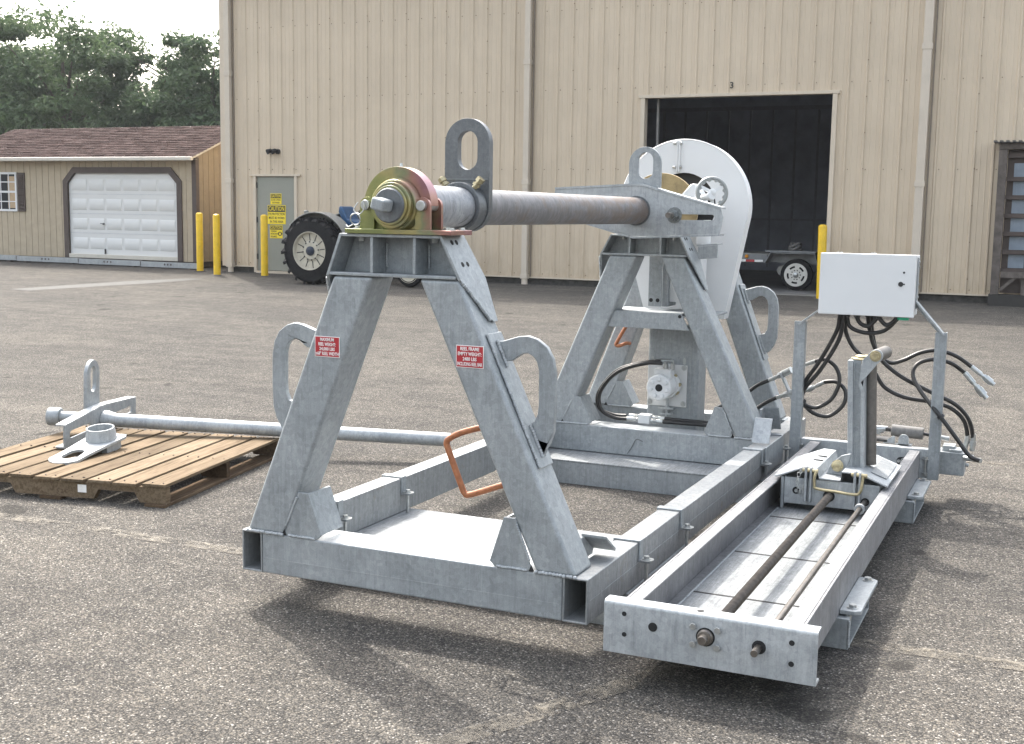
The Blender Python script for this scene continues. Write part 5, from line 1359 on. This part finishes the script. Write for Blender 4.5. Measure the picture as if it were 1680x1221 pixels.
b = MB(); b.xz([(2.155, 0.66), (2.168, 0.79)] + arc(2.235, 0.815, 0.034, 130, -60, 12) + [(2.18, 0.69), (2.176, 0.60)], 2.328, 2.341); b.build('roller_bracket', GALV_L, post, 0.003)
b = MB(); b.cyl((2.235, 2.343, 0.815), (2.262, 2.49, 0.822), 0.034, n=24); b.build('top_roller', bpy.data.materials['worn grey roller'], lw, 0.003)
b = MB(); b.bolt((2.232, 2.328, 0.815), (0, -1, 0), 0.020, 0.014); b.cyl((2.232, 2.3275, 0.815), (2.232, 2.324, 0.815), 0.026, n=20); b.build('roller_bolt', GOLDZ, post, 0.001)
b = MB(); b.lathe((2.150, 2.40, tz1 + 0.001), (0.05, 0, 1), [(0.05, 0), (0.05, 0.006), (0.03, 0.010), (0.03, 0.018), (0.018, 0.024)], 20); b.lathe((2.185, 2.42, tz1 + 0.003), (0.05, 0, 1), [(0.036, 0), (0.036, 0.012), (0.02, 0.02)], 18); b.build('cap_bolt', GOLDZ, post, 0.001)
# posts for the control box
pL = MB(); pL.box(1.600, 1.666, 3.39, 3.396, 0.02, 0.885); pL.box(1.660, 1.666, 3.3965, 3.45, 0.02, 0.885); boxL = pL.build('box_post', GALV, lw, 0.002)
pR = MB(); pR.box(2.420, 2.484, 3.39, 3.398, -0.02, 0.860); pR.box(2.478, 2.484, 3.3985, 3.45, -0.02, 0.860); boxR = pR.build('box_post', GALV, lw, 0.002)
for p_, a, c in ((boxL, (1.625, 3.405, 0.865), (1.775, 3.405, 0.985)), (boxR, (2.468, 3.405, 0.845), (2.300, 3.405, 1.035))):
    A, B_ = Vector(a), Vector(c); b = MB(); b.bar(A, B_, 0.010, 0.05, (0, 1, 0))
    if p_ is boxR: b.bar(A + Vector((0, 0.028, -0.012)), B_ + Vector((0, 0.028, -0.012)), 0.03, 0.005, (0, 1, 0))
    b.build('arm', GALV_L, p_, 0.001)
for x, z in ((1.662, 0.12), (1.662, 0.05)): 
    b = MB(); b.bolt((x + 0.01, 3.402, z), (1, -0.4, 0), 0.012, 0.014); b.build('bolt', ZINC, boxL)
b = MB(); b.cyl((2.408, 3.395, 0.02), (2.408, 3.395, 0.10), 0.006, n=8); b.bolt((2.408, 3.395, 0.10), (0, 0, 1), 0.014, 0.014); b.bolt((2.408, 3.395, 0.02), (0, 0, -1), 0.012, 0.012); b.build('bolt', ZINC, boxR)
# control box
b = MB(); b.box(1.760, 2.296, 3.34, 3.53, 0.950, 1.302); bx = b.build('control_box', WHITE, lw, 0.004)
b = MB(); b.box(1.754, 2.302, 3.300, 3.338, 0.944, 1.308); dr = b.build('box_door', WHITE, bx, 0.005, 3)
b = MB(); b.cyl((2.221, 3.2995, 1.137), (2.221, 3.297, 1.137), 0.0145, n=20); b.cyl((2.240, 3.2995, 1.137), (2.240, 3.298, 1.137), 0.005, n=8); b.cyl((2.236, 3.2995, 1.205), (2.236, 3.298, 1.205), 0.0065, n=8); b.build('lock', BLACKP, dr)
b = MB(); b.cyl((2.221, 3.2998, 1.137), (2.221, 3.2985, 1.137), 0.019, n=20); b.build('lock_ring', WHITE_D, dr)
b = MB()
for z in (1.265, 1.235, 1.135, 1.06): b.bolt((2.297, 3.43, z), (1, 0, 0), 0.009, 0.010)
for x in (1.83, 1.85, 2.03, 2.045): b.cyl((x, 3.45, 1.302), (x, 3.45, 1.312), 0.008, n=8)
b.build('bolt', ZINC, bx)
b = MB(); b.box(2.2965, 2.304, 3.40, 3.46, 0.99, 1.29); b.build('mounting_strap', GALV_L, bx, 0.002)
b = MB(); b.cyl((2.238, 3.36, 0.926), (2.238, 3.36, 0.95), 0.034, n=16); b.build('green_cap', GREEN, bx)
b = MB()
for x, y in ((1.875, 3.40), (1.893, 3.40), (1.908, 3.42), (1.971, 3.38), (2.025, 3.45), (2.045, 3.5), (2.10, 3.36), (2.2, 3.40), (2.084, 3.38)): b.cyl((x, y, 0.925), (x, y, 0.951), 0.017, n=8)
b.build('hose_gland', BLACKP, bx)
HS = {
 'a': [(1.873, 3.4, 0.95), (1.867, 3.4, 0.92), (1.848, 3.415, 0.828), (1.756, 3.43, 0.645), (1.674, 3.445, 0.513), (1.646, 3.46, 0.406), (1.707, 3.475, 0.321), (1.81, 3.49, 0.296), (1.896, 3.505, 0.37), (1.904, 3.52, 0.456), (1.844, 3.535, 0.507), (1.767, 3.55, 0.499)],
 'b': [(1.893, 3.4, 0.95), (1.889, 3.4, 0.921), (1.865, 3.415, 0.78), (1.762, 3.43, 0.589), (1.669, 3.445, 0.463), (1.659, 3.46, 0.376), (1.736, 3.475, 0.346), (1.827, 3.49, 0.405), (1.867, 3.505, 0.512), (1.842, 3.52, 0.596), (1.774, 3.535, 0.643), (1.708, 3.55, 0.626)],
 'c': [(1.908, 3.42, 0.95), (1.910, 3.42, 0.913), (1.932, 3.42, 0.861), (2.02, 3.42, 0.833), (2.125, 3.42, 0.85), (2.195, 3.40, 0.92), (2.20, 3.40, 0.95)],
 'd': [(1.971, 3.38, 0.95), (1.972, 3.38, 0.925), (1.994, 3.38, 0.89), (2.038, 3.38, 0.878), (2.080, 3.38, 0.917), (2.084, 3.38, 0.95)],
 'e': [(2.100, 3.36, 0.95), (2.104, 3.36, 0.93), (2.141, 3.36, 0.892), (2.178, 3.36, 0.905), (2.200, 3.36, 0.935), (2.205, 3.37, 0.95)],
 'f': [(2.025, 3.45, 0.95), (2.025, 3.45, 0.927), (2.036, 3.475, 0.844), (2.063, 3.5, 0.747), (2.122, 3.525, 0.648), (2.237, 3.55, 0.559), (2.409, 3.575, 0.476), (2.542, 3.6, 0.412), (2.622, 3.625, 0.319), (2.650, 3.65, 0.198), (2.648, 3.65, 0.15)],
 'g': [(1.885, 3.45, 0.95), (1.889, 3.45, 0.92), (1.897, 3.47, 0.826), (1.942, 3.49, 0.733), (2.015, 3.51, 0.661), (2.074, 3.53, 0.58), (2.134, 3.55, 0.492), (2.249, 3.57, 0.438), (2.41, 3.59, 0.418), (2.522, 3.61, 0.383), (2.595, 3.63, 0.308), (2.618, 3.65, 0.195), (2.60, 3.64, 0.15)],
 'h': [(2.043, 3.5, 0.95), (2.039, 3.5, 0.924), (2.044, 3.525, 0.829), (2.08, 3.55, 0.698), (2.151, 3.575, 0.644), (2.226, 3.6, 0.661), (2.32, 3.625, 0.71), (2.422, 3.65, 0.728), (2.526, 3.675, 0.695), (2.615, 3.7, 0.632)],
 'i': [(2.706, 3.36, 0.130), (2.652, 3.35, 0.155), (2.576, 3.358, 0.249), (2.48, 3.372, 0.365), (2.362, 3.45, 0.485), (2.296, 3.522, 0.578), (2.312, 3.567, 0.645), (2.394, 3.611, 0.675), (2.496, 3.656, 0.654), (2.579, 3.7, 0.592)]}
for k in HS: 
    b = MB(); b.sweep(HS[k], 0.0128, 10, 8); b.build('hose', HOSE, lw)
b = MB()
def fit(A, B_, r=0.015):
    A, B_ = Vector(A), Vector(B_)
    b.cyl(A, A.lerp(B_, .42), r, n=10); b.cyl(A.lerp(B_, .42), A.lerp(B_, .52), r * 0.75, n=8); b.cyl(A.lerp(B_, .52), A.lerp(B_, .62), r * 1.25, n=6); b.cyl(A.lerp(B_, .62), A.lerp(B_, .88), r * 1.4, n=14); b.cyl(A.lerp(B_, .88), B_, r * 0.9, n=12)
fit((2.610, 3.7, 0.636), (2.745, 3.7, 0.535)); fit((2.574, 3.7, 0.597), (2.708, 3.7, 0.45), 0.017)
fit((1.772, 3.55, 0.500), (1.655, 3.55, 0.435), 0.013); fit((1.713, 3.55, 0.627), (1.545, 3.70, 0.552), 0.014)
b.cyl((2.650, 3.65, 0.235), (2.648, 3.65, 0.13), 0.0155, n=10); b.cyl((2.618, 3.65, 0.225), (2.605, 3.64, 0.13), 0.0155, n=10); b.cyl((2.649, 3.65, 0.19), (2.648, 3.65, 0.16), 0.021, n=6)
b.cyl((2.620, 3.45, 0.12), (2.715, 3.37, 0.128), 0.015, n=10); b.cyl((2.615, 3.58, 0.10), (2.66, 3.60, 0.10), 0.016, n=8)
b.build('hose_fitting', ZINC, lw)
b = MB(); b.pipe((2.476, 3.375, 0.374), (2.486, 3.372, 0.360), 0.022, 0.012, 12); b.pipe((1.648, 3.46, 0.39), (1.652, 3.46, 0.372), 0.03, 0.026, 12); b.build('cable_tie', BLACKP, lw)

# ---------------------------------------------------------------- pallet with spare reel bar and lifting plate
PA = math.atan2(0.318, 1.463) * 0.86
PO = Vector((-1.392, 1.15, G0))             # front right corner
pal = thing('wooden_pallet', 'worn wooden pallet on the asphalt with loose steel parts on top', 'pallet')
PWd, PL, PT = 1.52, 1.52, 0.130
def part_l(b, name, m, bev=0.003): return b.build(name, m, pal, bev)
pitch = 0.170
for k in range(9):
    x1 = -k * pitch - R.uniform(0, 0.006); x0 = x1 - 0.138 - R.uniform(-0.006, 0.008)
    b = MB(); dz = R.uniform(-0.002, 0.002)
    b.box(x0, x1, R.uniform(-0.012, 0.012), PL + R.uniform(-0.01, 0.01), PT - 0.018 + dz, PT + dz); part_l(b, 'deck_board', WOOD)
for i, y in enumerate((0.02, PL / 2 - 0.02, PL - 0.06)):
    b = MB(); z0, z1 = 0.018, PT - 0.0205
    o = [(-PWd, z1), (-PWd, z0), (-PWd + 0.15, z0), (-PWd + 0.15, z0), (-1.28, z0), (-1.25, z0 + 0.055), (-1.00, z0 + 0.055), (-0.97, z0), (-0.46, z0), (-0.43, z0 + 0.055), (-0.20, z0 + 0.055), (-0.17, z0), (0, z0), (0, z1)]
    o = [p for j, p in enumerate(o) if j != 3]
    b.xz(o, y, y + 0.042); part_l(b, 'stringer', WOOD if i == 0 else WOOD_D, 0.002)
for (xa, xb) in ((-0.13, -0.0), (-0.80, -0.66), (-PWd, -PWd + 0.13)):
    b = MB(); b.box(xa, xb, 0.0, PL, 0.0, 0.0175); part_l(b, 'bottom_board', WOOD_D)
b = MB()
for k in range(9):
    for yy in (0.04, PL / 2, PL - 0.04):
        for dx in (0.03, 0.10): b.cyl((-k * pitch - dx - R.uniform(-.01, .01), yy + R.uniform(-.008, .008), PT - 0.001), (-k * pitch - dx, yy, PT + 0.0028), 0.0045, n=6)
b.build('nail_head', mat_flat('rusty nail heads', (0.05, 0.032, 0.022), 0.7), pal, kind='stuff')
b = MB(); b.box(-0.56, -0.505, 0.0185, 0.0198, 0.05, 0.095); part_l(b, 'paper_label', PRINT, 0)
def ptext(s, sz, x, z): text('stencil', s, sz, (x, 0.0185, z), mat_flat('stencil ink', (0.10, 0.06, 0.035), 0.8) if 'stencil ink' not in bpy.data.materials else bpy.data.materials['stencil ink'], pal)
ptext('5 2 C', 0.034, -0.66, 0.048); ptext('T', 0.03, -0.73, 0.085)
pal.location = PO; pal.rotation_euler = (0, 0, PA)
ZP = G0 + PT + 0.003

sb = thing('spare_reel_bar', 'pale galvanized bar with slotted arm and ring lug lying across the pallet', 'reel bar')
# built along local +X, arm at the origin
b = MB(); b.cyl((0.02, 0, 0), (2.40, 0, 0), 0.046, n=28); b.build('pipe', GALV_L, sb, 0.002)
b = MB(); b.cyl((-0.30, 0, 0), (-0.02, 0, 0), 0.040, n=24); b.lathe((-0.36, 0, 0), (1, 0, 0), [(0.060, 0), (0.063, 0.02), (0.063, 0.075), (0.058, 0.085)], 28); b.build('end_cap', GALV, sb, 0.003)
b = MB(); b.lathe((0.021, 0, 0), (1, 0, 0), [(0.063, 0), (0.063, 0.03), (0.0465, 0.09)], 24); b.build('weld_collar', GALV_L, sb)
b = MB(); b.yz([(-0.60, -0.075), (-0.60, 0.055), (-0.05, 0.088), (0.05, 0.088), (0.60, 0.055), (0.60, -0.075), (0.05, -0.085), (-0.05, -0.085)], 0.004, 0.018, [slot(-0.36, -0.010, 0.17, 0.024), slot(0.36, -0.010, 0.17, 0.024)]); sa = b.build('slotted_arm', GALV, sb, 0.003)
b = MB()
for ya, za, yb, zb in ((-0.60, 0.055, -0.05, 0.088), (-0.05, 0.088, 0.05, 0.088), (0.05, 0.088, 0.60, 0.055)):
    b.plate([(0, 0), (1, 0), (1, 1), (0, 1)], lambda u, v: (lerp(-0.045, 0.018, v), lerp(ya, yb, u), lerp(za, zb, u) + 0.001), lambda u, v: (lerp(-0.045, 0.018, v), lerp(ya, yb, u), lerp(za, zb, u) + 0.011))
for ya, za, yb, zb in ((-0.60, -0.075, -0.05, -0.085), (-0.05, -0.085, 0.05, -0.085), (0.05, -0.085, 0.60, -0.075)):
    b.plate([(0, 0), (1, 0), (1, 1), (0, 1)], lambda u, v: (lerp(-0.045, 0.018, v), lerp(ya, yb, u), lerp(za, zb, u) - 0.011), lambda u, v: (lerp(-0.045, 0.018, v), lerp(ya, yb, u), lerp(za, zb, u) - 0.001))
b.build('flange', GALV_L, sa)
b = MB(); b.yz([(-0.105, 0.03), (0.105, 0.03)] + arc(0, 0.30, 0.105, 0, 180, 18), -0.075, -0.05, [slot(0, 0.275, 0.046, 0.088, 10)]); b.build('lifting_lug', GALV, sb, 0.003)
sb.location = (-2.827, 2.197, 0.076); sb.rotation_euler = (0, rad(1.81), 0.360)

lp = thing('lifting_plate', 'white galvanized lifting plate with short round collar lying flat on the pallet', 'lifting plate')
b = MB(); b.xy([(-0.05, -0.125), (0.28, -0.10)] + arc(0.40, 0, 0.105, -72, 72, 14) + [(0.28, 0.10), (-0.05, 0.125), (-0.09, 0.105), (-0.09, -0.105)], 0.052, 0.070, [slot(0.335, 0, 0.085, 0.048, 9)]); b.build('plate', GALV_L, lp, 0.003)
b = MB(); b.lathe((0.03, 0, 0.0705), (0, 0, 1), [(0.098, 0), (0.086, 0.075), (0.078, 0.075), (0.078, 0.0)], 30, True); b.build('collar', GALV_L, lp, 0.002)
b = MB(); b.cyl((0.03, 0, 0.0712), (0.03, 0, 0.0716), 0.077, n=24); b.build('bore', STEEL, lp)
b = MB(); b.box(-0.03, 0.13, -0.10, -0.06, 0.0, 0.0515); b.box(-0.03, 0.13, 0.06, 0.10, 0.0, 0.0515); b.box(-0.03, 0.01, -0.0595, 0.0595, 0.0, 0.0515); b.build('set_block', GALV, lp, 0.002)
lp.location = (-2.427, 1.806, ZP); lp.rotation_euler = (0, rad(7.5), -1.40)

# ---------------------------------------------------------------- old tractor by the wall
DKBLUE = mat_flat('dark blue hub', (0.012, 0.02, 0.04), 0.5)
tr = thing('tractor', 'old grey farm tractor with blue seat parked along the warehouse wall', 'tractor')
def wheel(cx_, cy, R_, r_, w, lugs, parent, side):
    b = MB(); b.lathe((cx_, cy + w / 2, R_), (0, -1, 0), [(r_, 0), (R_ * 0.90, 0.02), (R_ * 0.965, 0.06), (R_ * 0.965, w - 0.06), (R_ * 0.90, w - 0.02), (r_, w), (r_ - 0.02, w - 0.05), (r_ - 0.02, 0.05)], 44, True)
    wh = b.build('wheel', RUBBER, parent)
    if lugs:
        b = MB()
        for k in range(lugs):
            for s in (-1, 1):
                a = 2 * math.pi * (k + (0.5 if s > 0 else 0)) / lugs
                P = []
                for (yy, da) in ((-0.004, 0.0), (w * 0.53, 0.21)):
                    for rr in (R_ * (0.87 if yy < 0 else 0.955), R_ * 1.012):
                        for q in (-0.042, 0.042):
                            an = a + da + q; P.append(Vector((cx_ + rr * math.sin(an), cy + s * (w / 2 - yy), R_ + rr * math.cos(an))))
                v = [b.bm.verts.new(p) for p in P]
                for f in ((0, 1, 3, 2), (4, 6, 7, 5), (0, 4, 5, 1), (2, 3, 7, 6), (0, 2, 6, 4), (1, 5, 7, 3)): b.face([v[i] for i in f])
        b.build('tread_lug', RUBBER, wh, kind='stuff')
    b = MB(); f = cy + side * (w / 2 - 0.03); d = (0, side, 0)
    b.lathe((cx_, f - side * 0.10, R_), d, [(r_ + 0.01, 0), (r_ + 0.01, 0.11), (r_ + 0.025, 0.125), (r_ - 0.012, 0.13), (r_ - 0.03, 0.05), (r_ * 0.55, 0.045), (r_ * 0.42, 0.075), (0.02, 0.075), (0.02, 0)], 40)
    b.build('rim', WHEELP, wh, smooth_ang=30)
    b = MB()
    if lugs:
        for k in range(12):
            a = 2 * math.pi * k / 12 + 0.13; u = Vector((math.cos(a), 0, math.sin(a))); c = Vector((cx_, f - side * 0.052, R_))
            b.bar(c + u * r_ * 0.50, c + u * r_ * 0.90, 0.018, 0.006, (0, 1, 0))
            b.cyl(c + u * r_ * 0.47 + Vector((0, side * 0.012, 0)), c + u * r_ * 0.47 + Vector((0, side * 0.035, 0)), 0.014, n=6)
        b.build('rim_rib', BLACKP, wh)
    b = MB(); b.lathe((cx_, f - side * 0.03, R_), d, [(r_ * 0.24, 0), (r_ * 0.24, 0.03), (r_ * 0.17, 0.05), (0.03, 0.06)], 20); b.build('hub', DKBLUE, wh)
wheel(0, 0, 0.645, 0.375, 0.36, 19, tr, -1); wheel(0, 1.30, 0.645, 0.375, 0.36, 19, tr, 1)
wheel(2.05, 0.16, 0.30, 0.185, 0.16, 0, tr, -1); wheel(2.05, 1.22, 0.30, 0.185, 0.16, 0, tr, 1)
for yy in (-0.02, 1.14):
    b = MB(); A = [];  n = 14
    for i in range(n + 1):
        a = rad(150 - 140 * i / n); A.append((0.02 + 0.74 * math.cos(a), 0.66 + 0.74 * math.sin(a)))
    o = A + [(x * 0.985, 0.66 + (z - 0.66) * 0.97) for x, z in reversed(A)]
    b.xz(o, yy, yy + 0.34); b.build('fender', GREYP, tr, 0.004)
    b = MB(); b.xz(A + [(0.6, 0.7), (-0.5, 0.7)], yy + 0.30, yy + 0.315); b.build('fender_side', GREYP, tr)
b = MB(); b.sweep([(0.25, 0.65, 1.36), (0.32, 0.65, 1.15), (0.52, 0.65, 1.09), (0.72, 0.65, 1.12)], 0.04, 8, 4)
b = MB(); b.xz([(0.30, 1.52), (0.37, 1.50), (0.50, 1.26), (0.74, 1.22), (0.80, 1.17), (0.70, 1.13), (0.42, 1.14), (0.28, 1.40)], 0.42, 0.86); b.build('seat', BLUE, tr, 0.03, 3)
b = MB(); b.xz([(0.85, 0.62), (0.85, 1.15), (1.05, 1.24), (1.9, 1.20), (2.10, 1.12), (2.14, 0.66)], 0.48, 0.86); b.build('hood', GREYP, tr, 0.06, 4)
b = MB(); b.box(-0.3, 2.2, 0.5, 0.84, 0.42, 0.61); b.cyl((0, 0.2, 0.645), (0, 1.1, 0.645), 0.11, n=14); b.cyl((2.05, 0.25, 0.32), (2.05, 1.15, 0.32), 0.05, n=10); b.build('chassis', BLACKP, tr)
b = MB(); b.sweep([(0.75, 0.67, 1.18), (0.80, 0.67, 1.42), (0.84, 0.67, 1.44)], 0.018, 8, 4)
wcx = Vector((0.80, 0.67, 1.46)); axv = Vector((-0.35, 0, 0.94)).normalized(); ee = axv.orthogonal().normalized(); ff = axv.cross(ee)
b.sweep([wcx + (ee * math.cos(k * 0.3142) + ff * math.sin(k * 0.3142)) * 0.18 for k in range(21)], 0.014, 6, 0); b.build('steering_wheel', BLACKP, tr)
b = MB(); b.sweep([(-0.45, 0.45, 1.0), (-0.48, 0.45, 1.20), (-0.42, 0.5, 1.30)], 0.012, 6, 4); b.lathe((-0.46, 0.42, 1.33), (0, 0, 1), [(0.03, 0), (0.05, 0.03), (0.05, 0.08), (0.02, 0.1)], 12); b.build('work_light', GREYP, tr)
tr.location = (-10.27, 15.98, 0.062)

# ---------------------------------------------------------------- trailer inside the doorway
tl = thing('utility_trailer', 'utility trailer with silver slotted wheel parked inside the dark doorway', 'trailer')
b = MB(); b.box(-3.4, 0.05, 0.35, 1.75, 0.62, 0.68); b.build('deck', GREYP, tl)
b = MB(); b.box(-3.4, -0.62, 0.30, 0.348, 0.52, 0.66); tlr = b.build('side_rail', mat_flat('trailer grey steel', (0.20, 0.21, 0.22), 0.45, 0.3, 0.15, 8), tl)
b = MB(); b.box(-0.60, 0.36, 0.0, 0.37, 0.725, 0.755); b.xz([(-0.62, 0.50), (-0.50, 0.72), (0.35, 0.72), (0.42, 0.47), (0.40, 0.47), (0.34, 0.70), (-0.49, 0.70), (-0.60, 0.50)], 0.01, 0.36); b.xz([(-0.60, 0.52), (-0.50, 0.70), (0.34, 0.70), (0.40, 0.5)], 0.34, 0.355); b.build('fender', bpy.data.materials['trailer grey steel'], tl, 0.004)
b = MB(); b.lathe((0.0, 0.05, 0.30), (0, 1, 0), [(0.20, 0), (0.30, 0.02), (0.305, 0.06), (0.305, 0.15), (0.29, 0.18), (0.2, 0.19)], 32); tw = b.build('wheel', RUBBER, tl)
b = MB(); holes = []
for k in range(5):
    a0 = 72 * k + 18 + 8; holes.append(arc(0, 0.30, 0.172, a0, a0 + 40, 6) + list(reversed(arc(0, 0.30, 0.135, a0, a0 + 40, 6))))
for k in range(10): holes.append(circle(0.088 * math.cos(rad(36 * k)), 0.30 + 0.088 * math.sin(rad(36 * k)), 0.013, 8))
b.xz(circle(0, 0.30, 0.222, 36), 0.035, 0.048, holes); b.build('rim', mat_flat('silver wheel', (0.60, 0.59, 0.56), 0.4, 0.3, 0.1, 12), tw)
b = MB(); b.lathe((0, 0.034, 0.30), (0, -1, 0), [(0.05, 0), (0.05, 0.02), (0.03, 0.035)], 20); b.build('hub', ZINC, tw)
b = MB(); b.cyl((0, 0.052, 0.30), (0, 0.056, 0.30), 0.205, n=28); b.build('rim_back', BLACKP, tw)
for i in range(4):
    b = MB(); x = -0.70 - 0.17 * i; b.box(x - 0.165, x, 0.296, 0.2995, 0.515, 0.56); b.build('reflector', RED if i % 2 else PRINT, tl)
b = MB(); b.lathe((-1.02, 0.30, 0.62), (0, -1, 0), [(0.035, 0), (0.035, 0.03), (0.02, 0.045)], 16); b.build('marker_light', LENS, tl)
b = MB(); b.lathe((-0.34, 0.40, 0.36), (0, 1, 0), [(0.10, 0), (0.10, 0.1)], 16); b.build('axle', GREYP, tl)
tl.location = (-1.62, 19.35, 0.105)
tg = thing('tie_down_coil', 'dull coil of chain heaped on the trailer deck above the wheel', 'chain', (-1.75, 19.9, 0.79))
b = MB()
for k in range(4):
    b.sweep([(-1.75 + (0.13 - .01 * k) * math.cos(a) + R.uniform(-.02, .02), 19.9 + 0.12 * math.sin(a), 0.80 + 0.055 * k + 0.03 * math.sin(a * 2 + k)) for a in [q * 0.5236 for q in range(13)]], 0.022, 6, 3)
b.build('coil', mat_flat('dull chain', (0.22, 0.21, 0.20), 0.6, 0.3, 0.4, 30), tg)
